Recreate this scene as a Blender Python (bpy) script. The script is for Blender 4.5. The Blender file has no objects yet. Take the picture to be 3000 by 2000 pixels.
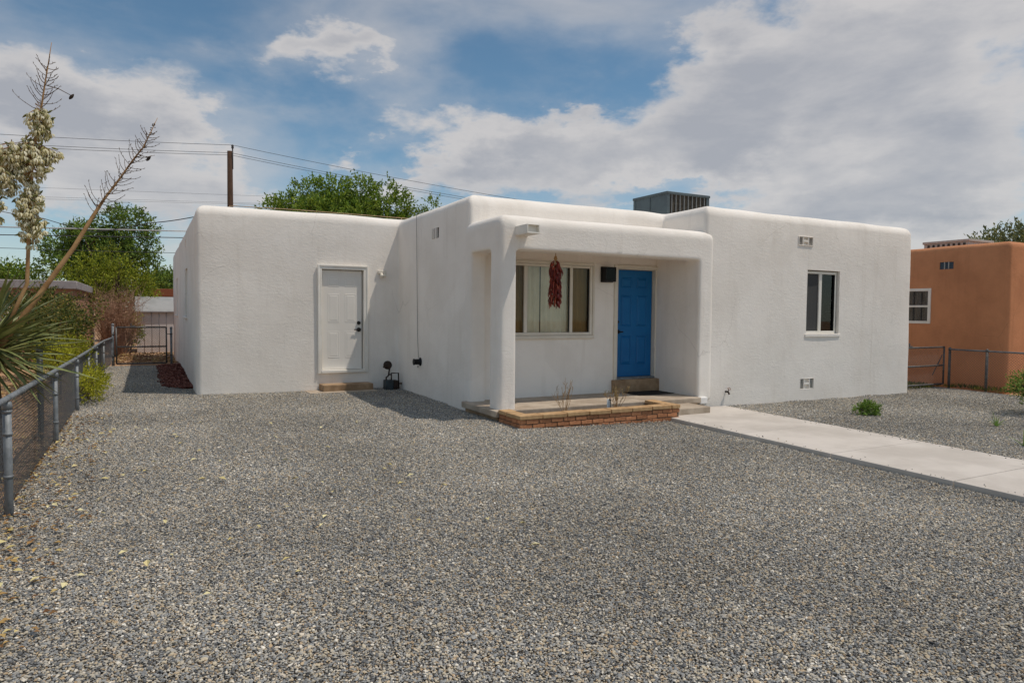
import bpy, bmesh, math, random
from mathutils import Vector, Matrix, Euler, noise
R = math.radians
random.seed(11)
sc = bpy.context.scene
COL = sc.collection

# ------------------------------------------------------------------ camera
cd = bpy.data.cameras.new('camera'); cam = bpy.data.objects.new('camera', cd); COL.objects.link(cam)
cd.sensor_width = 36.0; cd.lens = 23.9; cd.clip_start = 0.05; cd.clip_end = 3000
CAMZ = 1.673
cam.matrix_world = (Matrix.Translation((0, 0, CAMZ)) @ Matrix.Rotation(R(-28.12), 4, 'Z') @
                    Matrix.Rotation(R(90 - 2.504), 4, 'X') @ Matrix.Rotation(R(0.516), 4, 'Z'))
sc.camera = cam

# ------------------------------------------------------------------ world
SUN = Vector((0.340, -0.219, 0.915)).normalized()
SUN_EL = math.asin(SUN.z)
SUN_ROT = math.atan2(SUN.x, SUN.y)
SKY_STRENGTH, SUN_STRENGTH, EXPOSURE = 0.13, 2.6, 0.02
world = bpy.data.worlds.new('World'); sc.world = world; world.use_nodes = True
WT = world.node_tree; WT.nodes.clear()

class NB:
    """small helper for node trees"""
    def __init__(s, t): s.t = t
    def n(s, typ, **kw):
        x = s.t.nodes.new(typ)
        for k, v in kw.items(): setattr(x, k, v)
        return x
    def l(s, a, b): s.t.links.new(a, b)
    def put(s, sock, v):
        if isinstance(v, bpy.types.NodeSocket): s.l(v, sock)
        else: sock.default_value = v
    def m(s, op, a, b=0.0, c=None, clamp=False):
        x = s.n('ShaderNodeMath', operation=op, use_clamp=clamp)
        s.put(x.inputs[0], a); s.put(x.inputs[1], b)
        if c is not None: s.put(x.inputs[2], c)
        return x.outputs[0]
    def ss(s, v, lo, hi, a=0.0, b=1.0):
        x = s.n('ShaderNodeMapRange', interpolation_type='SMOOTHSTEP')
        s.put(x.inputs[0], v); x.inputs[1].default_value = lo; x.inputs[2].default_value = hi
        x.inputs[3].default_value = a; x.inputs[4].default_value = b
        return x.outputs[0]
    def mix(s, f, a, b, blend='MIX'):
        x = s.n('ShaderNodeMix', data_type='RGBA', blend_type=blend)
        s.put(x.inputs[0], f)
        for sock, v in ((x.inputs[6], a), (x.inputs[7], b)):
            s.put(sock, (*v, 1) if isinstance(v, tuple) and len(v) == 3 else v)
        return x.outputs[2]
    def noise(s, vec, scale, detail=4.0, rough=0.55, dist=0.0):
        x = s.n('ShaderNodeTexNoise')
        if vec is not None: s.l(vec, x.inputs['Vector'])
        x.inputs['Scale'].default_value = scale; x.inputs['Detail'].default_value = detail
        x.inputs['Roughness'].default_value = rough; x.inputs['Distortion'].default_value = dist
        return x.outputs['Fac']
    def vmul(s, vec, k):
        x = s.n('ShaderNodeVectorMath', operation='MULTIPLY'); s.l(vec, x.inputs[0]); x.inputs[1].default_value = k
        return x.outputs[0]
    def ramp(s, f, stops, interp='LINEAR'):
        x = s.n('ShaderNodeValToRGB'); x.color_ramp.interpolation = interp
        e = x.color_ramp.elements
        while len(e) < len(stops): e.new(0.5)
        for q, (p, c) in zip(e, stops): q.position = p; q.color = (*c, 1)
        s.l(f, x.inputs[0]); return x.outputs[0]

def build_world():
    b = NB(WT)
    sky = b.n('ShaderNodeTexSky', sky_type='NISHITA', sun_disc=False, sun_elevation=SUN_EL, sun_rotation=SUN_ROT,
              altitude=1600, air_density=1.0, dust_density=0.8, ozone_density=2.0)
    co = b.n('ShaderNodeTexCoord').outputs['Generated']
    dv = b.n('ShaderNodeVectorMath', operation='NORMALIZE'); b.l(co, dv.inputs[0]); d = dv.outputs[0]
    sp = b.n('ShaderNodeSeparateXYZ'); b.l(d, sp.inputs[0])
    st = b.vmul(d, (1.0, 1.0, 2.1))
    wob = b.n('ShaderNodeTexNoise'); b.l(st, wob.inputs['Vector']); wob.inputs['Scale'].default_value = 7.0
    wob.inputs['Detail'].default_value = 6.0; wob.inputs['Roughness'].default_value = 0.6
    ws = b.n('ShaderNodeSeparateXYZ'); b.l(wob.outputs['Color'], ws.inputs[0])
    az = b.m('ADD', b.m('ARCTAN2', sp.outputs[0], sp.outputs[1]), b.m('MULTIPLY', b.m('SUBTRACT', ws.outputs[0], 0.5), 0.30))
    el = b.m('ADD', b.m('ARCSINE', sp.outputs[2]), b.m('MULTIPLY', b.m('SUBTRACT', ws.outputs[1], 0.5), 0.17))
    n1 = b.noise(st, 4.6, 9.0, 0.55, 0.15)
    n2 = b.noise(st, 1.3, 5.0, 0.5)
    base = b.m('ADD', b.m('MULTIPLY', n1, 0.75), b.m('MULTIPLY', n2, 0.45))      # mean about 0.6
    tot = base
    for (a, e, sa, se, k) in [(-0.069, 0.215, 0.15, 0.050, 0.30), (-0.17, 0.225, 0.09, 0.040, 0.22), (0.225, 0.358, 0.09, 0.022, 0.22),
            (0.135, 0.325, 0.07, 0.028, 0.19), (0.30, 0.33, 0.04, 0.012, 0.12), (0.409, 0.205, 0.15, 0.036, 0.28), (0.640, 0.230, 0.17, 0.050, 0.30), (0.770, 0.320, 0.11, 0.050, 0.28),
            (0.98, 0.335, 0.19, 0.085, 0.34), (1.064, 0.197, 0.15, 0.080, 0.30), (0.93, 0.130, 0.22, 0.040, 0.24), (0.006, 0.135, 0.13, 0.030, 0.20),
            (0.450, 0.350, 0.14, 0.055, -0.30), (0.02, 0.350, 0.13, 0.050, -0.24), (0.19, 0.245, 0.13, 0.060, -0.34), (0.73, 0.170, 0.08, 0.020, -0.20),
            (0.489, 0.43, 0.12, 0.030, -0.16), (0.84, 0.235, 0.10, 0.05, 0.22), (0.53, 0.285, 0.05, 0.022, -0.16)]:
        u = b.m('DIVIDE', b.m('SUBTRACT', az, a), sa); v = b.m('DIVIDE', b.m('SUBTRACT', el, e), se)
        g = b.m('EXPONENT', b.m('MULTIPLY', b.m('ADD', b.m('MULTIPLY', u, u), b.m('MULTIPLY', v, v)), -1.0))
        tot = b.m('ADD', tot, b.m('MULTIPLY', g, k))
    dens = b.ss(tot, 0.60, 0.79)
    veil = b.m('MULTIPLY', b.ss(b.m('ADD', b.noise(b.vmul(d, (1.4, 1.4, 3.4)), 2.0, 6.0, 0.5, 0.3), b.m('MULTIPLY', b.m('SUBTRACT', tot, 0.6), 0.5)), 0.31, 0.70), 0.58)
    low = b.m('MULTIPLY', b.ss(sp.outputs[2], 0.20, 0.02), 0.45)                # haze of far cloud near the horizon
    mask = b.m('MAXIMUM', b.m('MULTIPLY', dens, 0.90), b.m('MAXIMUM', veil, low))
    # thick middles are greyer, thin sunlit rims whiter
    n3 = b.noise(b.vmul(d, (1.0, 1.0, 3.2)), 3.6, 8.0, 0.6, 0.6)
    thick = b.m('ADD', b.ss(tot, 0.74, 1.05), b.m('MULTIPLY', b.m('SUBTRACT', n3, 0.5), 2.2), clamp=True)
    ccol = b.mix(thick, (4.70, 4.52, 4.45), (3.05, 3.10, 3.35))
    tint = b.mix(0.75, sky.outputs[0], (0.54, 0.72, 0.65), 'MULTIPLY')
    col = b.mix(mask, tint, ccol)
    bg = b.n('ShaderNodeBackground'); b.l(col, bg.inputs[0]); bg.inputs[1].default_value = SKY_STRENGTH
    out = b.n('ShaderNodeOutputWorld'); b.l(bg.outputs[0], out.inputs[0])
build_world()
world.cycles.sampling_method = 'MANUAL'; world.cycles.sample_map_resolution = 1024

sl = bpy.data.lights.new('sun', 'SUN'); sun = bpy.data.objects.new('sun', sl); COL.objects.link(sun)
sl.energy = SUN_STRENGTH; sl.angle = R(0.6); sl.color = (1.0, 0.905, 0.79)
sun.rotation_euler = SUN.to_track_quat('Z', 'Y').to_euler()
vs = sc.view_settings
vs.view_transform = 'Standard'; vs.look = 'None'; vs.gamma = 1.0; vs.exposure = EXPOSURE; vs.use_curve_mapping = False
sc.cycles.max_bounces = 8; sc.cycles.diffuse_bounces = 5; sc.cycles.transparent_max_bounces = 12
sc.cycles.use_denoising = True
sc.cycles.sample_clamp_indirect = 4.0

# ------------------------------------------------------------------ helpers
ORG = {}
def tag(o, label=None, cat=None, group=None, kind=None):
    for k, v in (('label', label), ('category', cat), ('group', group), ('kind', kind)):
        if v: o[k] = v
    return o
def thing(name, loc, label, cat, group=None):
    o = bpy.data.objects.new(name, None); COL.objects.link(o); o.location = loc; o.empty_display_size = 0.1
    ORG[o.name] = Vector(loc)
    return tag(o, label, cat, group)
def adopt(o, parent):
    if parent is not None:
        o.parent = parent
        if parent.name in ORG: o.matrix_parent_inverse = Matrix.Translation(-ORG[parent.name])
    return o
def link(name, me, m, parent=None, mw=None):
    o = bpy.data.objects.new(name, me); COL.objects.link(o)
    if m is not None and not me.materials: me.materials.append(m)
    if mw is not None: o.matrix_basis = mw
    return adopt(o, parent)

class MB:
    def __init__(s): s.v = []; s.f = []; s.sm = []
    def add(s, vs, fs, smooth=False):
        k = len(s.v); s.v += [tuple(p) for p in vs]; s.f += [tuple(i + k for i in f) for f in fs]; s.sm += [smooth] * len(fs); return s
    def box(s, a, b, M=None):
        x0, y0, z0 = a; x1, y1, z1 = b
        p = [Vector(q) for q in ((x0,y0,z0),(x1,y0,z0),(x1,y1,z0),(x0,y1,z0),(x0,y0,z1),(x1,y0,z1),(x1,y1,z1),(x0,y1,z1))]
        if M: p = [M @ q for q in p]
        return s.add(p, [(3,2,1,0),(4,5,6,7),(0,1,5,4),(1,2,6,5),(2,3,7,6),(3,0,4,7)])
    def rbox(s, a, b, r=0.01, seg=2, jit=0.0, M=None):
        bm = bmesh.new(); t = MB().box(a, b)
        vv = [bm.verts.new(p) for p in t.v]; [bm.faces.new([vv[i] for i in f]) for f in t.f]
        bmesh.ops.bevel(bm, geom=list(bm.edges), offset=r, segments=seg, profile=0.6, affect='EDGES')
        bm.verts.ensure_lookup_table(); bm.normal_update()
        P = []
        for v in bm.verts:
            q = v.co.copy()
            if jit: q += noise.noise_vector(q * 9.0) * jit
            P.append(M @ q if M else q)
        F = [tuple(v.index for v in f.verts) for f in bm.faces]; big = [max(abs(c) for c in f.normal) > .995 for f in bm.faces]; bm.free()
        s.add(P, F, True)
        for q, g in enumerate(big):
            if g: s.sm[len(s.sm) - len(big) + q] = False
        return s
    def tube(s, pts, rad, n=6, cap=True):
        pts = [Vector(p) for p in pts]; m = len(pts)
        if not isinstance(rad, (list, tuple)): rad = [rad] * m
        k = len(s.v); up = None
        for i, p in enumerate(pts):
            t = (pts[min(i + 1, m - 1)] - pts[max(i - 1, 0)]).normalized()
            if up is None:
                up = t.orthogonal().normalized()
            up = (up - t * up.dot(t)); up = up.normalized() if up.length > 1e-6 else t.orthogonal().normalized()
            w = t.cross(up)
            for j in range(n):
                a = 2 * math.pi * j / n
                s.v.append(tuple(p + (up * math.cos(a) + w * math.sin(a)) * rad[i]))
        for i in range(m - 1):
            for j in range(n):
                j2 = (j + 1) % n
                s.f.append((k+i*n+j, k+i*n+j2, k+(i+1)*n+j2, k+(i+1)*n+j)); s.sm.append(n > 4)
        if cap:
            s.f.append(tuple(k + j for j in reversed(range(n)))); s.sm.append(False)
            s.f.append(tuple(k + (m - 1) * n + j for j in range(n))); s.sm.append(False)
        return s
    def lathe(s, prof, n=16, M=Matrix.Identity(4)):
        k = len(s.v)
        for r, z in prof:
            for j in range(n):
                a = 2 * math.pi * j / n; s.v.append(tuple(M @ Vector((r * math.cos(a), r * math.sin(a), z))))
        for i in range(len(prof) - 1):
            for j in range(n):
                j2 = (j + 1) % n
                s.f.append((k+i*n+j, k+i*n+j2, k+(i+1)*n+j2, k+(i+1)*n+j)); s.sm.append(True)
        s.f.append(tuple(k + j for j in reversed(range(n)))); s.sm.append(False)
        s.f.append(tuple(k + (len(prof) - 1) * n + j for j in range(n))); s.sm.append(False)
        return s
    def mesh(s, name):
        me = bpy.data.meshes.new(name); me.from_pydata(s.v, [], s.f); me.update()
        me.polygons.foreach_set('use_smooth', s.sm); return me
    def build(s, name, m, parent=None, label=None):
        o = link(name, s.mesh(name), m, parent)
        if label: o['label'] = label
        return o

def B(a, b): return MB().box(a, b)
def RB(a, b, r=0.01, seg=2, jit=0.0): return MB().rbox(a, b, r, seg, jit)

ICO_V, ICO_F = [], []
def _ico():
    bm = bmesh.new(); bmesh.ops.create_icosphere(bm, subdivisions=1, radius=1.0)
    bm.verts.ensure_lookup_table()
    ICO_V.extend([v.co.copy() for v in bm.verts]); ICO_F.extend([tuple(v.index for v in f.verts) for f in bm.faces]); bm.free()
_ico()

# ------------------------------------------------------------------ materials
def mat(name, c1, c2=None, scale=6.0, rough=0.8, bump=0.0, bscale=40.0, bdist=0.01, metal=0.0, spec=0.3, rnd=0.0, coat=0.0, stretch=None, lo=0.35, hi=0.65):
    m = bpy.data.materials.new(name); m.use_nodes = True; b = NB(m.node_tree); p = m.node_tree.nodes['Principled BSDF']
    co = b.n('ShaderNodeTexCoord').outputs['Object']
    vec = b.vmul(co, stretch) if stretch else co
    col = None
    if c2:
        col = b.mix(b.ss(b.noise(vec, scale, 6.0, 0.6), lo, hi), c1, c2)
    if rnd:
        r = b.n('ShaderNodeObjectInfo').outputs['Random']
        hs = b.n('ShaderNodeHueSaturation'); b.put(hs.inputs['Value'], b.m('ADD', b.m('MULTIPLY', r, 2 * rnd), 1 - rnd))
        if col is None: hs.inputs['Color'].default_value = (*c1, 1)
        else: b.l(col, hs.inputs['Color'])
        col = hs.outputs[0]
    if col is None: p.inputs['Base Color'].default_value = (*c1, 1)
    else: b.l(col, p.inputs['Base Color'])
    p.inputs['Roughness'].default_value = rough; p.inputs['Metallic'].default_value = metal
    p.inputs['Specular IOR Level'].default_value = spec; p.inputs['Coat Weight'].default_value = coat
    if bump:
        bp = b.n('ShaderNodeBump'); bp.inputs['Strength'].default_value = bump; bp.inputs['Distance'].default_value = bdist
        b.l(b.noise(vec, bscale, 5.0, 0.6), bp.inputs['Height']); b.l(bp.outputs[0], p.inputs['Normal'])
    return m

def stucco(name, c, dirt, streak=0.35, trowel=1.0, mott=0.35):
    m = bpy.data.materials.new(name); m.use_nodes = True; b = NB(m.node_tree); p = m.node_tree.nodes['Principled BSDF']
    co = b.n('ShaderNodeTexCoord').outputs['Object']
    big = b.ss(b.noise(co, 0.9, 6.0, 0.65), 0.35, 0.75)
    st = b.ss(b.noise(b.vmul(co, (5.0, 5.0, 0.45)), 1.0, 6.0, 0.62, 0.3), 0.52, 0.78)
    pit = b.ss(b.noise(co, 34.0, 3.0, 0.7), 0.70, 0.78)
    col = b.mix(b.m('MULTIPLY', big, mott), c, dirt)
    col = b.mix(b.m('MULTIPLY', st, streak), col, dirt)
    col = b.mix(b.m('MULTIPLY', pit, 0.45), col, tuple(0.45 * x for x in dirt))
    vo = b.n('ShaderNodeTexVoronoi', feature='DISTANCE_TO_EDGE'); vo.inputs['Scale'].default_value = 0.42
    wv = b.n('ShaderNodeTexNoise'); wv.inputs['Scale'].default_value = 2.2; wv.inputs['Detail'].default_value = 6.0; b.l(co, wv.inputs['Vector'])
    ad = b.n('ShaderNodeVectorMath', operation='MULTIPLY_ADD'); b.l(wv.outputs['Color'], ad.inputs[0]); ad.inputs[1].default_value = (0.30, 0.30, 0.30); b.l(co, ad.inputs[2]); b.l(ad.outputs[0], vo.inputs['Vector'])
    crack = b.m('MULTIPLY', b.ss(vo.outputs['Distance'], 0.0035, 0.0008), b.ss(b.noise(co, 0.7, 2.0, 0.5), 0.50, 0.62))
    col = b.mix(b.m('MULTIPLY', crack, 0.24), col, tuple(0.5 * x for x in dirt))
    patch = b.ss(b.noise(co, 0.45, 1.0, 0.4, 1.5), 0.56, 0.585)
    col = b.mix(b.m('MULTIPLY', patch, 0.22), col, tuple(0.5 * (x + y) for x, y in zip(c, dirt)))
    b.l(col, p.inputs['Base Color']); p.inputs['Roughness'].default_value = 0.92; p.inputs['Specular IOR Level'].default_value = 0.15
    h = b.m('ADD', b.m('MULTIPLY', b.noise(b.vmul(co, (1.0, 1.0, 2.0)), 13.0, 6.0, 0.66, 0.3), 1.0), b.m('MULTIPLY', b.noise(co, 60.0, 4.0, 0.65), 0.35))
    h = b.m('MULTIPLY', h, b.ss(b.noise(co, 1.7, 3.0, 0.5), 0.3, 0.7, 0.45, 1.1))
    bp = b.n('ShaderNodeBump'); bp.inputs['Strength'].default_value = 0.36 * trowel; bp.inputs['Distance'].default_value = 0.018
    b.l(h, bp.inputs['Height']); b.l(bp.outputs[0], p.inputs['Normal'])
    return m

def island_mat(name, stops, rough=0.8, spec=0.2, jitter=True, translucent=0.0, varscale=0.0, vr=(0.84, 1.14)):
    """colour picked per separate piece of the mesh"""
    m = bpy.data.materials.new(name); m.use_nodes = True; b = NB(m.node_tree); p = m.node_tree.nodes['Principled BSDF']
    r = b.n('ShaderNodeNewGeometry').outputs['Random Per Island']
    if jitter: r = b.m('FRACT', b.m('ADD', r, b.n('ShaderNodeObjectInfo').outputs['Random']))
    col = b.ramp(r, stops, 'LINEAR')
    if varscale:
        co = b.n('ShaderNodeNewGeometry').outputs['Position']
        hs = b.n('ShaderNodeHueSaturation'); b.l(col, hs.inputs['Color'])
        b.put(hs.inputs['Value'], b.ss(b.noise(co, varscale, 4.0, 0.6), 0.3, 0.7, *vr)); col = hs.outputs[0]
    b.l(col, p.inputs['Base Color']); p.inputs['Roughness'].default_value = rough; p.inputs['Specular IOR Level'].default_value = spec
    if translucent:
        tr = b.n('ShaderNodeBsdfTranslucent'); b.l(b.mix(1.0, col, (1.0, 1.0, 0.5), 'MULTIPLY'), tr.inputs[0])
        mx = b.n('ShaderNodeMixShader'); mx.inputs[0].default_value = translucent
        b.l(p.outputs[0], mx.inputs[1]); b.l(tr.outputs[0], mx.inputs[2]); b.l(mx.outputs[0], m.node_tree.nodes['Material Output'].inputs[0])
    return m

def glass_mat(name, tint=(0.95, 0.95, 0.92), refl=1.0):
    m = bpy.data.materials.new(name); m.use_nodes = True; b = NB(m.node_tree); m.node_tree.nodes.remove(m.node_tree.nodes['Principled BSDF'])
    t = b.n('ShaderNodeBsdfTransparent'); t.inputs[0].default_value = (*tint, 1)
    g = b.n('ShaderNodeBsdfGlossy'); g.inputs['Roughness'].default_value = 0.02; g.inputs[0].default_value = (refl, refl, refl, 1)
    f = b.n('ShaderNodeFresnel'); f.inputs[0].default_value = 1.42
    mx = b.n('ShaderNodeMixShader'); b.l(f.outputs[0], mx.inputs[0]); b.l(t.outputs[0], mx.inputs[1]); b.l(g.outputs[0], mx.inputs[2])
    b.l(mx.outputs[0], m.node_tree.nodes['Material Output'].inputs[0]); return m

M = dict(
    stucco=stucco('white_stucco', (0.915, 0.865, 0.80), (0.66, 0.60, 0.525), 0.36),
    adobe=stucco('orange_stucco', (0.62, 0.28, 0.14), (0.42, 0.185, 0.092), 0.6, 1.3, 0.75),
    trim=mat('white_trim', (0.86, 0.83, 0.77), (0.80, 0.765, 0.69), 3.0, 0.5, 0.05, 60),
    cream=mat('cream_trim', (0.74, 0.69, 0.60), (0.68, 0.62, 0.52), 3.0, 0.55, 0.05, 60),
    white_door=mat('white_door_paint', (0.86, 0.825, 0.765), (0.82, 0.78, 0.72), 2.0, 0.42, 0.04, 120),
    blue=mat('blue_door_paint', (0.006, 0.125, 0.34), (0.007, 0.14, 0.37), 2.5, 0.45, 0.06, 90, spec=0.3),
    black=mat('black_metal', (0.012, 0.012, 0.013), None, rough=0.45, metal=0.3),
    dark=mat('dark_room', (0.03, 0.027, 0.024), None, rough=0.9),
    curtain=mat('curtain_cloth', (0.90, 0.86, 0.72), (0.80, 0.76, 0.62), 3.0, 0.9, 0.1, 80),
    blind=mat('blind_slat', (0.52, 0.49, 0.42), None, rough=0.6),
    screen=mat('insect_screen', (0.07, 0.07, 0.07), (0.055, 0.055, 0.055), 50, 0.8),
    glass=glass_mat('window_glass'),
    screenglass=glass_mat('screened_glass', (0.74, 0.67, 0.55), 0.6),
    concrete=mat('porch_concrete', (0.50, 0.42, 0.33), (0.36, 0.29, 0.22), 3.5, 0.85, 0.35, 45, 0.006),
    edgecon=mat('old_concrete', (0.42, 0.29, 0.18), (0.27, 0.175, 0.10), 4.0, 0.9, 0.4, 40, 0.008),
    walk=mat('walk_concrete', (0.62, 0.57, 0.515), (0.50, 0.455, 0.405), 1.1, 0.85, 0.22, 120, 0.003),
    brick=mat('brick', (0.52, 0.235, 0.115), (0.38, 0.16, 0.075), 14.0, 0.88, 0.5, 70, 0.006, rnd=0.22),
    capstone=mat('cap_brick', (0.57, 0.375, 0.195), (0.45, 0.275, 0.135), 9.0, 0.88, 0.5, 70, 0.006, rnd=0.12),
    mortar=mat('mortar', (0.11, 0.085, 0.06), (0.16, 0.125, 0.09), 12.0, 0.95, 0.4, 60),
    soil=mat('soil', (0.085, 0.055, 0.035), (0.14, 0.09, 0.055), 15.0, 0.95, 0.6, 40, 0.02),
    earth=mat('dry_earth', (0.50, 0.31, 0.175), (0.34, 0.21, 0.12), 2.2, 0.95, 0.7, 18, 0.03),
    gbase=mat('gravel_bed', (0.12, 0.105, 0.088), (0.17, 0.145, 0.115), 30.0, 0.95, 0.6, 60, 0.01),
    galv=mat('galvanised_steel', (0.26, 0.28, 0.295), (0.17, 0.185, 0.195), 9.0, 0.6, 0.1, 80, metal=0.3),
    wire=mat('chain_link_wire', (0.13, 0.14, 0.145), None, rough=0.55, metal=0.5),
    gatepipe=mat('weathered_pipe', (0.16, 0.16, 0.155), (0.10, 0.095, 0.09), 12.0, 0.6, 0.2, 60, metal=0.5),
    coolermetal=mat('cooler_steel', (0.105, 0.135, 0.145), (0.085, 0.105, 0.115), 3.0, 0.55, 0.05, 30, metal=0.25),
    coolerpad=mat('cooler_pad', (0.07, 0.06, 0.045), (0.035, 0.03, 0.024), 9.0, 0.95, 0.5, 60),
    coolerrib=mat('cooler_rib', (0.20, 0.205, 0.20), None, rough=0.5, metal=0.3),
    wood=mat('pole_wood', (0.09, 0.048, 0.028), (0.045, 0.024, 0.015), 6.0, 0.9, 0.5, 30, 0.02, stretch=(6, 6, 0.5)),
    cable=mat('power_cable', (0.06, 0.06, 0.065), None, rough=0.6),
    palecable=mat('pale_cable', (0.45, 0.45, 0.45), None, rough=0.5),
    chile=island_mat('red_chile', [(0.0, (0.07, 0.006, 0.005)), (0.45, (0.17, 0.014, 0.008)), (0.85, (0.26, 0.035, 0.015)), (1.0, (0.42, 0.10, 0.05))], 0.35, 0.4),
    straw=mat('straw_tie', (0.35, 0.20, 0.08), None, rough=0.9),
    lampglass=mat('lamp_amber_glass', (0.20, 0.15, 0.09), None, rough=0.15, spec=0.5),
    lampdark=glass_mat('lamp_smoked_glass', (0.35, 0.28, 0.2), 0.35),
    bulb=mat('bulb_white', (0.75, 0.70, 0.58), None, rough=0.3, spec=0.5),
    rubber=mat('mat_rubber', (0.018, 0.016, 0.014), None, rough=0.9, bump=0.4, bscale=90),
    meter=mat('meter_grey', (0.045, 0.06, 0.068), (0.03, 0.036, 0.04), 8.0, 0.5, 0.1, 60),
    rust=mat('rusty_iron', (0.055, 0.035, 0.025), (0.03, 0.02, 0.016), 14.0, 0.8, 0.3, 60),
    pinkwall=mat('pink_stucco', (0.40, 0.22, 0.15), (0.33, 0.18, 0.12), 2.0, 0.9, 0.3, 40),
    fascia=mat('grey_fascia', (0.35, 0.32, 0.32), (0.28, 0.26, 0.27), 4.0, 0.8),
    shed=mat('white_shed_steel', (0.62, 0.59, 0.58), (0.54, 0.51, 0.50), 2.0, 0.5),
    shedroof=mat('shed_roof_steel', (0.36, 0.36, 0.35), (0.30, 0.30, 0.29), 2.0, 0.45),
    redroof=mat('red_brown_fascia', (0.23, 0.075, 0.035), None, rough=0.8),
    bark=mat('bark', (0.115, 0.08, 0.055), (0.06, 0.042, 0.03), 9.0, 0.95, 0.6, 25, 0.03),
    stalk=mat('dry_stalk', (0.44, 0.27, 0.125), (0.30, 0.165, 0.07), 6.0, 0.85, 0.4, 30, 0.01, stretch=(1, 1, 1)),
    twig=mat('dry_twig', (0.15, 0.095, 0.055), (0.08, 0.05, 0.03), 20.0, 0.9),
    palebrush=mat('dead_brush', (0.46, 0.29, 0.20), (0.32, 0.19, 0.12), 7.0, 0.95),
    pod=mat('seed_pod', (0.035, 0.022, 0.014), None, rough=0.8),
    blossom=island_mat('cream_blossom', [(0.0, (0.50, 0.43, 0.22)), (0.35, (0.72, 0.67, 0.45)), (1.0, (0.86, 0.83, 0.68))], 0.7, 0.2, translucent=0.25),
    bud=island_mat('green_bud', [(0.0, (0.10, 0.11, 0.03)), (1.0, (0.30, 0.28, 0.11))], 0.7),
    yucca=mat('yucca_leaf', (0.13, 0.165, 0.048), (0.29, 0.30, 0.12), 5.0, 0.5, rnd=0.35, spec=0.35),
    fallen=island_mat('fallen_leaf', [(0.0, (0.13, 0.06, 0.025)), (0.45, (0.30, 0.17, 0.07)), (0.75, (0.45, 0.30, 0.11)), (1.0, (0.62, 0.52, 0.24))], 0.8),
    petal=island_mat('fallen_petal', [(0.0, (0.55, 0.45, 0.18)), (1.0, (0.74, 0.67, 0.40))], 0.8),
    lava=island_mat('red_lava_rock', [(0.0, (0.06, 0.018, 0.014)), (0.6, (0.15, 0.045, 0.032)), (1.0, (0.32, 0.16, 0.12))], 0.9),
    skyblue=mat('painted_vent', (0.05, 0.075, 0.10), None, rough=0.7),
    sticker=mat('white_tag', (0.62, 0.66, 0.68), None, rough=0.5),
    whitebox=mat('white_box', (0.80, 0.79, 0.77), None, rough=0.5),
    slotgrey=mat('vent_grey', (0.50, 0.48, 0.445), (0.42, 0.40, 0.37), 9.0, 0.8),
    slotdark=mat('vent_dark', (0.05, 0.045, 0.04), None, rough=0.9),
)
def leafmat(name, a, c, d, tr=0.25):
    return island_mat(name, [(0.0, a), (0.55, c), (1.0, d)], 0.55, 0.25, False, tr, 1.6, (0.62, 1.45))
M['leaf_dark'] = leafmat('leaf_dark', (0.056, 0.099, 0.023), (0.141, 0.224, 0.046), (0.301, 0.401, 0.079))
M['leaf_mid'] = leafmat('leaf_mid', (0.077, 0.138, 0.021), (0.168, 0.265, 0.038), (0.334, 0.413, 0.073))
M['leaf_yellow'] = leafmat('leaf_yellow', (0.105, 0.140, 0.011), (0.236, 0.271, 0.021), (0.385, 0.385, 0.044))
M['leaf_broom'] = leafmat('leaf_broom', (0.165, 0.180, 0.012), (0.330, 0.338, 0.024), (0.495, 0.465, 0.045))
M['leaf_rose'] = leafmat('leaf_rose', (0.040, 0.064, 0.015), (0.110, 0.144, 0.029), (0.352, 0.260, 0.072))
M['leaf_bush'] = leafmat('leaf_bush', (0.047, 0.094, 0.015), (0.128, 0.218, 0.037), (0.303, 0.416, 0.094))
M['leaf_far'] = leafmat('leaf_far', (0.087, 0.117, 0.063), (0.157, 0.187, 0.091), (0.262, 0.265, 0.140))
M['leaf_tan'] = leafmat('leaf_tan', (0.20, 0.15, 0.08), (0.33, 0.26, 0.14), (0.46, 0.38, 0.22))

# ------------------------------------------------------------------ ground
def smooth(a, b, x):
    t = max(0.0, min(1.0, (x - a) / (b - a))); return t * t * (3 - 2 * t)
def gplane(x, y): return 0.010 * (min(y, 15.0) - 9.0) - 0.006 * (max(-6.0, min(x, 20.0)) - 5.0)
def gz(x, y):
    z = gplane(x, y)
    z -= 0.030 * math.exp(-((x - 7.4) / 1.25) ** 2) * (1 - smooth(8.6, 10.2, y)) * (1 if x < 8.2 else 0)
    z += 0.014 * noise.noise(Vector((x * .55, y * .55, 3.0)))
    z += 0.035 * math.exp(-((x - 4.2) / 1.0) ** 2 - ((y - 8.6) / 1.3) ** 2)
    return z
def sheet(name, xs, ys, f, m, kind='structure', label=None):
    v = [(x, y, f(x, y)) for y in ys for x in xs]; n = len(xs)
    fc = [(j*n+i, j*n+i+1, (j+1)*n+i+1, (j+1)*n+i) for j in range(len(ys)-1) for i in range(n-1)]
    o = MB().add(v, fc, True).build(name, m); tag(o, label, None, None, kind); return o
def steps(a, b, d):
    n = max(1, round((b - a) / d)); return [a + (b - a) * i / n for i in range(n + 1)]
gx = [-900, -300, -100, -40] + steps(-20, 24, 1.0) + [40, 100, 300, 900]
gy = [-300, -80, -30] + steps(-12, 32, 1.0) + [45, 80, 150, 300, 900]
sheet('ground', gx, gy, lambda x, y: gplane(x, y) - 0.09 + (0.05 * noise.noise(Vector((x * .4, y * .4, 0))) if -20 < x < 24 and -12 < y < 32 else 0), M['earth'])
sheet('gravel_bed', steps(-1.02, 16.9, 0.45), steps(-6, 21.6, 0.45), lambda x, y: gz(x, y) - 0.012, M['gbase'])

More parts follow.
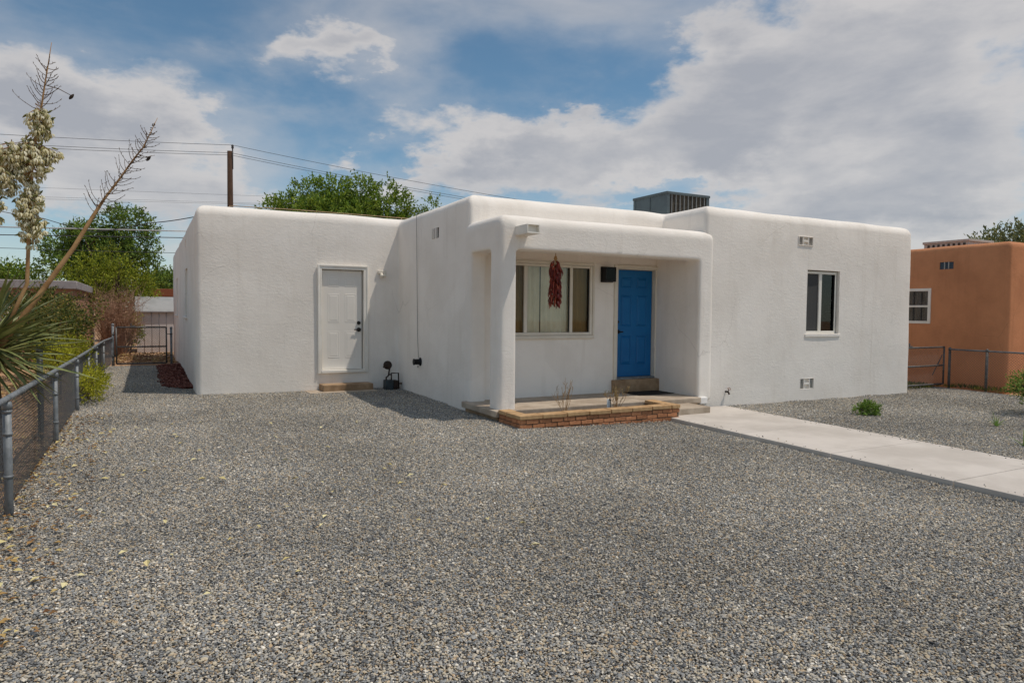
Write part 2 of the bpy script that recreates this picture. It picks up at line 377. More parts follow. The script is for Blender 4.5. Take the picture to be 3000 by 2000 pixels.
# gravel: stones modelled in a few patches, spread over the yard by geometry nodes
M['stone'] = island_mat('gravel_stone', [(0.0, (0.08, 0.079, 0.079)), (0.12, (0.185, 0.19, 0.192)), (0.34, (0.31, 0.315, 0.31)), (0.52, (0.39, 0.375, 0.34)),
    (0.68, (0.46, 0.415, 0.335)), (0.80, (0.56, 0.48, 0.345)), (0.88, (0.42, 0.295, 0.17)), (0.95, (0.68, 0.62, 0.52)), (1.0, (0.85, 0.80, 0.70))], 0.75, 0.25, True, varscale=0.38, vr=(0.80, 1.16))
TS = 0.6
def gravel_patch(seed, nlay=(0.0122, 0.0215)):
    rd = random.Random(seed); V = []; F = []
    for lay, sp in enumerate(nlay):
        n = int(TS / sp); sp = TS / n
        for i in range(n):
            for j in range(n):
                x = -TS/2 + (i + .5 + rd.uniform(-.48, .48)) * sp; y = -TS/2 + (j + .5 + rd.uniform(-.48, .48)) * sp
                a = rd.lognormvariate(math.log(0.0078), 0.28) * (1.0 if lay == 0 else 1.12)
                A = Euler((rd.uniform(-.5, .5), rd.uniform(-.5, .5), rd.uniform(0, 6.28))).to_matrix() @ Matrix.Diagonal((a, a * rd.uniform(.5, .9), a * rd.uniform(.28, .52)))
                z = rd.uniform(-.003, .003) + (0.0 if lay == 0 else 0.006)
                k = len(V)
                for v in ICO_V:
                    p = A @ (v * rd.uniform(.70, 1.22)); V.append((p.x + x, p.y + y, p.z + z))
                F += [tuple(t + k for t in f) for f in ICO_F]
    me = bpy.data.meshes.new('gravel_patch'); me.from_pydata(V, [], F); me.materials.append(M['stone']); me.update()
    return me
def make_gravel():
    pts, rot, idx = [], [], []
    rd = random.Random(5)
    cols = [7.33 - TS * (k + .5) for k in range(14)] + [9.17 + TS * (k + .5) for k in range(13)] + [7.33 + TS * .5, 7.33 + TS * 1.5, 7.33 + TS * 2.5]
    for x in cols:
        y = 1.2
        while y < 21.6:
            h = TS / 2
            inside = (0.76 + h < x and y > 13.77 + h) or (4.63 + h < x < 14.84 - h and y > 10.2 + h)
            onwalk = 7.33 < x < 9.17 and y < 8.9
            far = (x > 14.9 and y > 9.6 + h)
            seen = y > 1.0 and abs(math.atan2(x, y) - R(28.12)) < R(44)
            if not inside and not onwalk and not far and seen:
                e = .2
                sx = (gz(x + e, y) - gz(x - e, y)) / (2 * e) if x < 7.2 else -.006
                sy = (gz(x, y + e) - gz(x, y - e)) / (2 * e)
                M3 = Matrix(((1, 0, -sx), (0, 1, -sy), (sx, sy, 1))) @ Matrix.Rotation(rd.choice((0, 1, 2, 3)) * math.pi / 2, 3, 'Z')
                pts.append((x, y, gz(x, y))); rot.append(M3.to_euler()); idx.append(rd.randrange(4))
            y += TS
    me = bpy.data.meshes.new('gravel'); me.from_pydata(pts, [], [])
    a = me.attributes.new('rot', 'FLOAT_VECTOR', 'POINT'); a.data.foreach_set('vector', [c for r in rot for c in r])
    a = me.attributes.new('pick', 'INT', 'POINT'); a.data.foreach_set('value', idx)
    o = bpy.data.objects.new('gravel', me); COL.objects.link(o)
    tag(o, 'grey and tan crushed gravel covering the whole front yard', 'gravel', None, 'stuff')
    ng = bpy.data.node_groups.new('spread_gravel', 'GeometryNodeTree')
    ng.interface.new_socket('Geometry', in_out='INPUT', socket_type='NodeSocketGeometry'); ng.interface.new_socket('Geometry', in_out='OUTPUT', socket_type='NodeSocketGeometry')
    N = ng.nodes; gi = N.new('NodeGroupInput'); go = N.new('NodeGroupOutput')
    jn = N.new('GeometryNodeGeometryToInstance')
    for s in (3, 2, 1, 0):
        src = bpy.data.objects.new('gravel_patch', gravel_patch(100 + s))
        oi = N.new('GeometryNodeObjectInfo'); oi.inputs[0].default_value = src
        ng.links.new(oi.outputs['Geometry'], jn.inputs[0])
    ip = N.new('GeometryNodeInstanceOnPoints'); ip.inputs['Pick Instance'].default_value = True
    ar = N.new('GeometryNodeInputNamedAttribute'); ar.data_type = 'FLOAT_VECTOR'; ar.inputs[0].default_value = 'rot'
    ai = N.new('GeometryNodeInputNamedAttribute'); ai.data_type = 'INT'; ai.inputs[0].default_value = 'pick'
    ng.links.new(gi.outputs[0], ip.inputs['Points']); ng.links.new(jn.outputs[0], ip.inputs['Instance'])
    ng.links.new(ai.outputs[0], ip.inputs['Instance Index'])
    e2r = N.new('FunctionNodeEulerToRotation'); ng.links.new(ar.outputs[0], e2r.inputs[0]); ng.links.new(e2r.outputs[0], ip.inputs['Rotation'])
    ng.links.new(ip.outputs[0], go.inputs[0])
    md = o.modifiers.new('spread', 'NODES'); md.node_group = ng
make_gravel()

def rocks(spots, m, name, parent=None):
    b = MB(); rd = random.Random(7)
    for (x, y, z, a) in spots:
        A = Euler((rd.uniform(-.6, .6), rd.uniform(-.6, .6), rd.uniform(0, 6.28))).to_matrix() @ Matrix.Diagonal((a, a * rd.uniform(.6, .95), a * rd.uniform(.45, .8)))
        b.add([A @ (v * rd.uniform(.75, 1.2)) + Vector((x, y, z)) for v in ICO_V], ICO_F)
    return b.build(name, m, parent)
# red lava rock bed against the garage side wall
sp = []
for i in range(2600):
    y = random.uniform(14.75, 21.3); w = 0.56 if y > 15.4 else 0.15 + 0.41 * (y - 14.75) / .65
    x = 0.77 - random.random() ** 0.9 * w * random.uniform(.8, 1.1)
    sp.append((x, y, gz(x, y) + 0.015 + 0.05 * max(0, (x - .2) / .56) * random.random(), random.uniform(.016, .032)))
tag(rocks(sp, M['lava'], 'lava_rock'), 'dark red lava rock heaped along the shaded garage side wall', 'rock', None, 'stuff')

# concrete front walk: slabs with joints
walk = thing('path', (8.25, 6, 0), 'pale concrete front walk running from the porch step toward the street', 'path'); walk['kind'] = 'structure'
ys = [8.97, 6.87, 5.43, 3.99, 2.55, 1.11, -0.33, -1.77, -3.21]
def wtop(y): return gplane(8.25, y) + 0.035
for a, c in zip(ys, ys[1:]):
    bm = MB().rbox((7.33, c + .007, -.12), (9.17, a - .007, 0), .008, 2)
    bm.v = [(x, y, z + wtop(y)) for x, y, z in bm.v]
    bm.build('slab', M['walk'], walk)

sp = []
for i in range(170):
    y = random.uniform(2.2, 8.6); x = 9.165 - abs(random.gauss(0, .10)) if random.random() < .7 else 7.335 + abs(random.gauss(0, .08))
    sp.append((x, y, wtop(y) + .004, random.uniform(.006, .011)))
tag(rocks(sp, M['stone'], 'spilled_gravel'), 'loose gravel chips kicked onto the edges of the concrete walk', 'gravel', None, 'stuff')

# ------------------------------------------------------------------ the white house
XG, YG, XS, YM, XW, YR, XR, YB, HT = 0.76, 13.77, 4.63, 10.23, 8.75, 9.09, 14.84, 26.8, 3.61
def offset_poly(P, d):
    n = len(P); out = []
    for i in range(n):
        a, b, c = Vector(P[i-1]), Vector(P[i]), Vector(P[(i+1) % n])
        n1 = (b - a).normalized(); n1 = Vector((-n1.y, n1.x)); n2 = (c - b).normalized(); n2 = Vector((-n2.y, n2.x))
        k = 1 + n1.dot(n2); out.append(b + (n1 + n2) * (d / k))
    return out
def ring(P, d, rc, seglen, arc=4):
    Q = offset_poly(P, d); n = len(Q); out = []
    cor = []
    for i in range(n):
        a, b, c = Q[i-1], Q[i], Q[(i+1) % n]
        u = (a - b).normalized(); v = (c - b).normalized()
        convex = (b - a).cross(c - b) > 0 if hasattr(Vector((0,0)), 'cross') else True
        r = max(0.02, rc - d) if convex else min(0.12, max(.02, 0.03 + d * .3))
        # right-angle corners: arc centre is b + (u+v)*r
        ce = b + (u + v) * r; p0 = b + u * r; p1 = b + v * r
        arcp = []
        for k in range(arc + 1):
            t = k / arc * math.pi / 2
            arcp.append(ce - v * (r * math.cos(t)) - u * (r * math.sin(t)))
        cor.append(arcp)
    for i in range(n):
        out += cor[i]
        s, e = cor[i][-1], cor[(i+1) % n][0]
        L = (Vector(P[(i+1) % n]) - Vector(P[i])).length; m = max(1, round(L / seglen))
        out += [s.lerp(e, k / m) for k in range(1, m)]
    return out
def adobe_solid(P, z0, top, r=0.20, rc=0.10, seglen=0.4, parapet=0.22, drop=0.32, wob=0.015, batter=0.006, seed=0.0, dz=0.4):
    prof = [(0.0, z) for z in steps(z0, top - r, dz)]
    prof += [(r * (1 - math.cos(t)), top - r + r * math.sin(t)) for t in [math.pi / 2 * k / 7 for k in range(1, 8)]]
    prof += [(r + parapet, top - .005), (r + parapet + .03, top - drop)]
    V = []; n = None
    for d, z in prof:
        rg = ring(P, d + batter * max(0, z), rc, seglen); n = len(rg)
        for q in rg:
            s = Vector((q.x + seed, q.y, z))
            o = noise.noise_vector(s * 0.8) * wob + noise.noise_vector(s * 2.7) * (wob * .45)
            V.append((q.x + o.x, q.y + o.y, z + (o.z * 1.3 if z > top - r else 0)))
    F = [(i*n+j, i*n+(j+1) % n, (i+1)*n+(j+1) % n, (i+1)*n+j) for i in range(len(prof)-1) for j in range(n)]
    F.append(tuple(reversed(range(n)))); F.append(tuple((len(prof)-1)*n + j for j in range(n)))
    return MB().add(V, F, True)
def apply_mods(o):
    dg = bpy.context.evaluated_depsgraph_get(); me = bpy.data.meshes.new_from_object(o.evaluated_get(dg))
    return me
def boolean(mb, cutters, name, extra=None, bevel=None):
    o = bpy.data.objects.new('tmp', mb.mesh('tmp')); COL.objects.link(o)
    c = MB()
    for a, b in cutters: c.box(a, b)
    co = bpy.data.objects.new('tmpc', c.mesh('tmpc')); COL.objects.link(co)
    md = o.modifiers.new('b', 'BOOLEAN'); md.operation = 'DIFFERENCE'; md.solver = 'EXACT'; md.object = co
    for e in (extra or []): e(o)
    me = apply_mods(o); me.name = name; me.set_sharp_from_angle(angle=R(38))
    bpy.data.objects.remove(o); bpy.data.objects.remove(co)
    return me

house = thing('white_house', (7.7, 12, 0), 'white stucco single-storey house with rounded parapet and recessed corner porch', 'house')
FP = [(XG, YG), (XS, YG), (XS, YM), (XW, YM), (XW, YR), (XR, YR), (XR, YB), (XG, YB)]
cuts = [((2.985, YG - .3, .425), (3.965, YG + .16, 2.545)),                # garage side door
        ((5.27, YM - .2, 1.265), (7.10, YM + .45, 2.505)),                 # living room window
        ((7.655, YM - .2, .43), (8.625, YM + .15, 2.52)),                  # front door
        ((11.44, YR - .2, 1.27), (12.42, YR + .45, 2.55)),                 # wing window
        ((11.156, YR - .1, 3.01), (11.577, YR + .05, 3.195)), ((11.29, YR - .1, .185), (11.71, YR + .05, .415)),
        ((XS - .1, 11.55, 3.0), (XS + .07, 11.90, 3.19)),
        ((XG - .2, 17.05, 1.5), (XG + .13, 17.95, 2.6)), ((XG - .2, 22.8, 1.5), (XG + .13, 23.6, 2.6)), ((XG - .1, 17.5, 3.08), (XG + .05, 17.85, 3.28))]
wall_me = boolean(adobe_solid(FP, -.35, HT), cuts, 'wall')
wall = link('wall', wall_me, M['stucco'], house)

# stones drifted up against the foot of the walls
sp = []
def drift(n, x0, y0, x1, y1, nx, ny):
    for i in range(n):
        f = random.random(); o = abs(random.gauss(0, .05)); x = x0 + (x1 - x0) * f + nx * o; y = y0 + (y1 - y0) * f + ny * o
        h = .035 * max(0, .4 + noise.noise(Vector((x * 1.3, y * 1.3, 7)))) * math.exp(-o / .05)
        sp.append((x, y, gz(x, y) + .006 + h * random.random(), random.uniform(.007, .014)))
drift(700, .8, YG - .02, 2.7, YG - .02, 0, -1); drift(200, 4.05, YG - .02, 4.6, YG - .02, 0, -1); drift(1000, XS - .02, 10.3, XS - .02, 13.7, -1, 0)
drift(1500, 9.25, YR - .02, 14.8, YR - .02, 0, -1); drift(500, 4.5, 8.28, 7.3, 8.28, 0, -1)
tag(rocks(sp, M['stone'], 'gravel_drift'), 'loose gravel heaped unevenly against the foot of the white walls', 'gravel', None, 'stuff')

# porch: column, beams and roof as one soft adobe mass
def make_porch():
    ZB, TOP, Y0 = 2.615, 3.14, 9.06
    o = bpy.data.objects.new('tmp', adobe_solid([(4.62, Y0), (8.95, Y0), (8.95, 10.40), (4.62, 10.40)], .12, TOP, r=.16, rc=.09, seglen=.3, parapet=.1, drop=.05, wob=.008, batter=.004, seed=40).mesh('tmp')); COL.objects.link(o)
    c = MB()
    c.box((4.915, Y0 - .5, -.3), (8.60, Y0 + 3, ZB))      # front opening
    c2 = MB().box((4.0, 9.40, -.3), (8.60, 10.115, ZB + .005))
    c3 = MB().box((4.95, 9.42, -.31), (8.605, 10.6, 2.86))
    c4 = MB().box((8.66, 9.14, -.5), (9.5, 10.9, 2.95))
    objs = []
    for k in (c, c2, c3, c4):
        q = bpy.data.objects.new('tmpc', k.mesh('tmpc')); COL.objects.link(q); objs.append(q)
        md = o.modifiers.new('b', 'BOOLEAN'); md.operation = 'DIFFERENCE'; md.solver = 'EXACT'; md.object = q
    rm = o.modifiers.new('r', 'REMESH'); rm.mode = 'VOXEL'; rm.voxel_size = 0.028; rm.use_smooth_shade = True
    sm = o.modifiers.new('s', 'SMOOTH'); sm.factor = 0.5; sm.iterations = 4
    me = apply_mods(o); me.name = 'porch'
    for q in objs + [o]: bpy.data.objects.remove(q)
    me.materials.clear(); return me
link('porch', make_porch(), M['stucco'], house)
# porch floor, riser under the front door, lower step
RB((4.53, 8.975, .095), (8.60, 10.24, .19), .014, 2, .006).build('porch_slab', M['concrete'], house)
RB((4.60, 9.04, -.3), (8.59, 10.23, .093), .01, 1, .004).build('foundation', M['edgecon'], house)
RB((7.57, 10.11, .192), (8.655, 10.30, .425), .012, 2, .005).build('door_riser', M['edgecon'], house, 'brown concrete riser under the blue door')
RB((7.30, 8.44, -.05), (8.30, 8.97, .112), .012, 2, .006).build('porch_step', M['concrete'], house)
RB((8.60, 8.99, .065), (8.775, 9.12, .19), .02, 2, .004).build('plinth_block', M['whitebox'], house, 'small white painted block at the foot of the wing wall')

def panel_door(parent, x0, x1, z0, z1, y, m, dp, name='door', label=None):
    d = RB((x0, y, z0), (x1, y + .045, z1), .003, 1).build(name, m, parent, label)
    w = x1 - x0; h = z1 - z0
    cw = w * .285; gx0 = x0 + w * .145; gx1 = x1 - w * .145 - cw
    for xa in (gx0, gx1):
        for za, zb in ((.115, .385), (.475, .765), (.835, .93)):
            a, b = z0 + h * za, z0 + h * zb
            # sunk moulding frame with a raised field
            t = MB(); xb = xa + cw
            O = [(xa, a), (xb, a), (xb, b), (xa, b)]; i1 = [(xa+.012, a+.012), (xb-.012, a+.012), (xb-.012, b-.012), (xa+.012, b-.012)]
            i2 = [(xa+.024, a+.024), (xb-.024, a+.024), (xb-.024, b-.024), (xa+.024, b-.024)]; i3 = [(xa+.05, a+.05), (xb-.05, a+.05), (xb-.05, b-.05), (xa+.05, b-.05)]
            vs = [(p, y - .001, q) for p, q in O] + [(p, y - dp, q) for p, q in i1] + [(p, y - .0015, q) for p, q in i2] + [(p, y - dp * 1.15, q) for p, q in i3]
            f = [(k*4+i, k*4+(i+1) % 4, (k+1)*4+(i+1) % 4, (k+1)*4+i) for k in range(3) for i in range(4)] + [(12, 13, 14, 15)]
            t.add(vs, f); t.build('panel', m, d)
    return d
def ycyl(x, y0, y1, z, r, n=16): return MB().lathe([(r*.9, 0), (r, .15*(y0-y1)), (r, .85*(y0-y1)), (r*.9, y0-y1)], n, Matrix.Translation((x, y0, z)) @ Matrix.Rotation(math.pi/2, 4, 'X'))

# white side door
gd = panel_door(house, 3.062, 3.872, .475, 2.475, YG + .055, M['white_door'], .0045, label='white six-panel door of the garage block')
fr = MB(); y0, y1 = YG - .028, YG + .15
for a, b in (((2.975, y0, .40), (3.045, y1, 2.56)), ((3.893, y0, .40), (3.975, y1, 2.56)), ((3.045, y0, 2.488), (3.893, y1, 2.56))): fr.rbox(a, b, .006, 1)
for a, b in (((2.965, y0 - .012, .40), (2.998, y0 + .03, 2.575)), ((3.952, y0 - .012, .40), (3.985, y0 + .03, 2.575)), ((2.998, y0 - .012, 2.545), (3.952, y0 + .03, 2.575))): fr.rbox(a, b, .005, 1)
fr.build('door_frame', M['trim'], house)
RB((3.03, YG - .05, .405), (3.91, YG + .12, .468), .008, 1).build('door_sill', M['trim'], house)
ycyl(3.806, YG + .056, YG + .03, 1.415, .038).build('deadbolt', M['black'], gd)
hn = ycyl(3.806, YG + .056, YG + .02, 1.278, .043); hn.rbox((3.700, YG + .005, 1.268), (3.815, YG + .022, 1.288), .006, 1); hn.build('handle', M['black'], gd)
# blue front door
bd = panel_door(house, 7.715, 8.575, .465, 2.475, YM + .105, M['blue'], .013, label='royal blue six-panel front door on the porch')
fr = MB(); y0, y1 = YM - .02, YM + .149
for a, b in (((7.64, y0 + .03, .43), (7.705, y1, 2.52)), ((8.585, y0 + .03, .43), (8.635, y1, 2.52)), ((7.705, y0 + .03, 2.482), (8.585, y1, 2.52))): fr.rbox(a, b, .005, 1)
for a, b in (((7.60, y0, .42), (7.668, y0 + .055, 2.56)), ((8.612, y0, .40), (8.70, y0 + .055, 2.56)), ((7.668, y0, 2.50), (8.612, y0 + .055, 2.56))): fr.rbox(a, b, .006, 1)
fr.build('door_frame', M['cream'], house)
RB((7.70, YM - .005, .428), (8.59, YM + .14, .462), .006, 1).build('threshold', M['galv'], house)
ycyl(7.765, YM + .106, YM + .08, 1.50, .026).build('deadbolt', M['black'], bd)
hn = ycyl(7.765, YM + .106, YM + .07, 1.315, .040); hn.rbox((7.755, YM + .050, 1.302), (7.87, YM + .072, 1.325), .006, 1); hn.build('handle', M['black'], bd)

# living-room window on the porch
win = bpy.data.objects.new('window', None); COL.objects.link(win); adopt(win, house); win['label'] = 'three-pane porch window with pale curtains'
ZL, ZH, F0, F1 = 1.265, 2.505, YM - .025, YM + .06
fr = MB()
for a, b in (((5.27, F0, ZL), (5.345, F1, ZH)), ((7.045, F0, ZL), (7.10, F1, ZH)), ((5.345, F0, ZL), (7.045, F1, 1.315)), ((5.345, F0, 2.462), (7.045, F1, ZH)),
             ((5.69, F0 + .01, 1.315), (5.755, F1, 2.462)), ((6.622, F0 + .01, 1.315), (6.682, F1, 2.462))): fr.rbox(a, b, .005, 1)
for a, b in (((5.22, F0 - .012, 1.20), (7.145, F0 + .035, 1.262)), ((5.22, F0 - .012, 2.508), (7.145, F0 + .035, 2.55)), ((7.103, F0 - .012, 1.262), (7.145, F0 + .035, 2.508)), ((5.22, F0 - .012, 1.262), (5.267, F0 + .035, 2.508))): fr.rbox(a, b, .006, 1)
fr.build('frame', M['cream'], win)
for a, b in ((5.345, 5.69), (5.755, 6.622), (6.682, 7.045)): B((a, YM + .02, 1.315), (b, YM + .026, 2.462)).build('pane', M['glass'] if 5.7 < a < 6 else M['screenglass'], win)
for a, b in ((6.60, 6.618), (7.022, 7.04)): RB((a, YM - .002, 1.32), (b, YM + .018, 2.458), .003, 1).build('sash', M['black'], win)
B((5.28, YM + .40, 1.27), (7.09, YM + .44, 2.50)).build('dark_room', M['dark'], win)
def curtain(x0, x1, y, z0, z1, folds, amp, seed):
    rd = random.Random(seed); n = folds * 8; V = []; xs = [x0 + (x1 - x0) * i / n for i in range(n + 1)]
    ph = [rd.uniform(-.8, .8) for _ in range(folds + 2)]; am = [rd.uniform(.5, 1.2) for _ in range(folds + 2)]
    for z, k in ((z0, 1.15), ((z0 + z1) / 2, 1.0), (z1, .8)):
        for i, x in enumerate(xs):
            t = i / 8; V.append((x, y + amp * k * am[int(t)] * math.sin(t * 2 * math.pi + ph[int(t)] * .4), z))
    m = n + 1
    return MB().add(V, [(j*m+i, j*m+i+1, (j+1)*m+i+1, (j+1)*m+i) for j in range(2) for i in range(n)], True)
curtain(5.36, 6.06, YM + .10, 1.28, 2.49, 7, .022, 3).build('curtain', M['curtain'], win)
curtain(6.08, 7.06, YM + .10, 1.28, 2.49, 9, .020, 4).build('curtain', M['curtain'], win)

# wing window with blinds
win = bpy.data.objects.new('window', None); COL.objects.link(win); adopt(win, house); win['label'] = 'narrow two-pane sliding window on the wing'
x0, x1, z0, z1, ya, yb = 11.447, 12.375, 1.29, 2.53, YR + .06, YR + .13
fr = MB()
for a, b in (((x0, ya, z0), (x0 + .035, yb, z1)), ((x1 - .035, ya, z0), (x1, yb, z1)), ((x0 + .035, ya, z0), (x1 - .035, yb, z0 + .05)), ((x0 + .035, ya, z1 - .05), (x1 - .035, yb, z1)), ((11.865, ya + .005, z0 + .05), (11.945, yb, z1 - .05))): fr.rbox(a, b, .005, 1)
fr.build('frame', M['trim'], win)
B((x0 + .035, ya + .03, z0 + .05), (11.865, ya + .034, z1 - .05)).build('insect_screen', M['screen'], win)
B((11.945, ya + .045, z0 + .05), (x1 - .035, ya + .05, z1 - .05)).build('pane', M['glass'], win)
bl = None
for k in range(40):
    z = z0 + .06 + k * .029
    if z > z1 - .06: break
    t = MB().box((-.195, -.012, -.001), (.195, .012, .001))
    if bl is None: bl = t.mesh('slat')
    link('slat', bl, M['blind'], win, Matrix.Translation((12.145, YR + .155, z)) @ Matrix.Rotation(R(50), 4, 'X'))
RB((12.335, ya + .01, z0 + .04), (12.36, ya + .05, z1 - .04), .003, 1).build('sash', M['black'], win)
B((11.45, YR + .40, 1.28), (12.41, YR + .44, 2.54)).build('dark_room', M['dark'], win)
RB((11.40, YR - .010, 1.225), (12.45, YR + .10, 1.287), .008, 2, .004).build('window_sill', M['stucco'], house)
# slit windows of the shaded garage side
for ya, yb in ((17.05, 17.95), (22.8, 23.6)):
    w = bpy.data.objects.new('window', None); COL.objects.link(w); adopt(w, house); w['label'] = 'window set deep in the shaded garage side wall'
    f = MB(); xa = XG + .06
    for a, b in (((xa, ya, 1.5), (xa + .05, ya + .05, 2.6)), ((xa, yb - .05, 1.5), (xa + .05, yb, 2.6)), ((xa, ya + .05, 1.5), (xa + .05, yb - .05, 1.55)), ((xa, ya + .05, 2.55), (xa + .05, yb - .05, 2.6))): f.rbox(a, b, .005, 1)
    f.build('frame', M['cream'], w); B((xa + .02, ya + .05, 1.55), (xa + .026, yb - .05, 2.55)).build('pane', M['glass'], w)
    RB((XG - .05, ya - .04, 1.44), (XG + .05, yb + .04, 1.50), .02, 2).build('window_sill', M['stucco'], w)
# wall vents
def wvent(x0, x1, z0, z1, dark):
    v = bpy.data.objects.new('wall_vent', None); COL.objects.link(v); adopt(v, house)
    y = YR + .034; w = (x1 - x0)
    B((x0, y + .02, z0), (x1, y + .028, z1)).build('screen', M['slotgrey'] if not dark else M['slotgrey'], v)
    f = MB(); t = .016
    for a, b in (((x0, y - .035, z0), (x0 + t, y + .019, z1)), ((x1 - t, y - .035, z0), (x1, y + .019, z1)), ((x0 + t, y - .035, z0), (x1 - t, y + .019, z0 + t)), ((x0 + t, y - .035, z1 - t), (x1 - t, y + .019, z1))): f.rbox(a, b, .004, 1)
    for fx in (.29, .66): f.rbox((x0 + w * fx, y - .03, z0 + t), (x0 + w * fx + .022, y + .019, z1 - t), .004, 1)
    zc = (z0 + z1) / 2; f.rbox((x0 + w * .29 + .022, y - .03, zc - .02), (x0 + w * .66, y + .019, zc + .02), .004, 1)
    f.build('vent_frame', M['stucco'], v)
    for xa, xb in ((x0 + t, x0 + w * .29), (x0 + w * .66 + .022, x1 - t)):
        k = z0 + t + .012
        while k < z1 - t - .012:
            B((xa, y - .01, k), (xb, y + .015, k + .006)).build('slat', M['slotgrey'], v); k += .019
wvent(11.156, 11.577, 3.01, 3.195, True); wvent(11.29, 11.71, .185, .415, False)
v = bpy.data.objects.new('wall_vent', None); COL.objects.link(v); adopt(v, house)
B((XS + .05, 11.55, 3.0), (XS + .065, 11.90, 3.19)).build('screen', M['slotdark'], v)
for ya in (11.655, 11.77): RB((XS - .004, ya, 3.0), (XS + .05, ya + .03, 3.19), .006, 1).build('bar', M['stucco'], v)
# roof spout through the porch parapet
cn = MB(); X0, X1, YA, YBk, Z0, Z1 = 4.885, 5.10, 8.70, 9.20, 2.82, 2.945
cn.rbox((X0, YA, Z0), (X1, YBk, Z0 + .022), .004, 1); cn.rbox((X0, YA, Z0 + .022), (X0 + .02, YBk, Z1), .004, 1); cn.rbox((X1 - .02, YA, Z0 + .022), (X1, YBk, Z1), .004, 1); cn.rbox((X0, YA, Z1), (X1, YBk, Z1 + .012), .004, 1)
cn.box((X0 + .02, YA + .06, Z0 + .022), (X1 - .02, YA + .07, Z1))
cn.build('roof_spout', M['trim'], house)

# concrete step and apron at the side door
st = thing('concrete_step', (3.49, 13.55, 0), 'brown concrete block step below the white side door', 'step')
RB((2.985, 13.40, -.05), (3.99, 13.765, .205), .018, 2, .008).build('block', M['edgecon'], st)
RB((2.70, 13.24, -.08), (4.02, 13.77, gz(3.4, 13.3) + .022), .012, 2, .010).build('apron', M['concrete'], st)

# ------------------------------------------------------------------ brick planter
pl = thing('brick_planter', (6, 8.6, 0), 'low red brick planter with tan cap bricks in front of the porch', 'planter')
PX0, PX1, PY0, PY1, PT = 4.58, 7.50, 8.30, 8.965, .215
bh, bl_, bd_, jt = .057, .196, .10, .010
CAPH = .062; Z2 = PT - CAPH
core = MB(); i = .012
core.box((PX0 + i, PY0 + i, -.2), (PX1 - i, PY0 + bd_ - .01, Z2 - .002)); core.box((PX0 + i, PY0 + bd_ - .01, -.2), (PX0 + bd_ - .01, PY1, Z2 - .002)); core.box((PX1 - bd_ + .01, PY0 + bd_ - .01, -.2), (PX1 - i, PY1, Z2 - .002))
core.build('mortar', M['mortar'], pl)
BR = {}
def brick(L, D, H, kind):
    key = (round(L, 2), round(D, 2), kind, random.randrange(3))
    if key not in BR:
        t = MB().rbox((-L/2, -D/2, -H/2), (L/2, D/2, H/2), .006, 1)
        t.v = [tuple(Vector(p) + noise.noise_vector(Vector(p) * 14 + Vector((len(BR) * 3.1, 0, 0))) * .004) for p in t.v]
        me = t.mesh('brick'); me.materials.append(M[kind]); BR[key] = me
    return BR[key]
def lay(x, y, z, L, D, H, kind, rz=0):
    j = lambda s: random.uniform(-s, s)
    mw = Matrix.Translation((x + j(.003), y + j(.004), z + j(.002))) @ Matrix.Rotation(rz + j(.02), 4, 'Z') @ Matrix.Rotation(j(.012), 4, 'X')
    link('cap_brick' if kind == 'capstone' else 'brick', brick(L, D, H, kind), None, pl, mw)
for c in range(4):
    zc = Z2 - bh / 2 - .003 - c * (bh + jt)
    x = PX0 + (0 if c % 2 else -(bl_ + jt) / 2); first = True
    while x < PX1 - .03:
        a, b = max(x, PX0), min(x + bl_, PX1)
        if b - a > .04: lay((a + b) / 2, PY0 + bd_ / 2, zc, b - a, bd_, bh, 'brick')
        x += bl_ + jt
    y = PY0 + bd_ + jt + (0 if c % 2 else -.06)
    while y < PY1 - .05:
        a, b = max(y, PY0 + bd_ + jt), min(y + bl_, PY1)
        for xx in (PX0 + bd_ / 2, PX1 - bd_ / 2): lay(xx, (a + b) / 2, zc, b - a, bd_, bh, 'brick', math.pi / 2)
        y += bl_ + jt
x = PX0 - .015
while x < PX1:
    L = min(.40 + random.uniform(-.02, .02), PX1 + .015 - x)
    if PX1 - x - L < .12: L = PX1 + .015 - x
    lay(x + L / 2 - .004, PY0 + .085, PT - CAPH / 2, L - .012, .20, CAPH - .006, 'capstone'); x += L
for xx in (PX0 + .085, PX1 - .085):
    for a, b in ((PY0 + .195, PY0 + .43), (PY0 + .445, PY1)): lay(xx, (a + b) / 2, PT - CAPH / 2, b - a, .19, CAPH - .006, 'capstone', math.pi / 2)
s = MB(); n = 12
xs = steps(PX0 + .1, PX1 - .1, .2); yy = steps(PY0 + .1, PY1 + .07, .12)
s.add([(x, y, .09 + .02 * noise.noise(Vector((x * 3, y * 3, 0)))) for y in yy for x in xs], [(j*len(xs)+i, j*len(xs)+i+1, (j+1)*len(xs)+i+1, (j+1)*len(xs)+i) for j in range(len(yy)-1) for i in range(len(xs)-1)], True)
s.build('soil', M['soil'], pl)

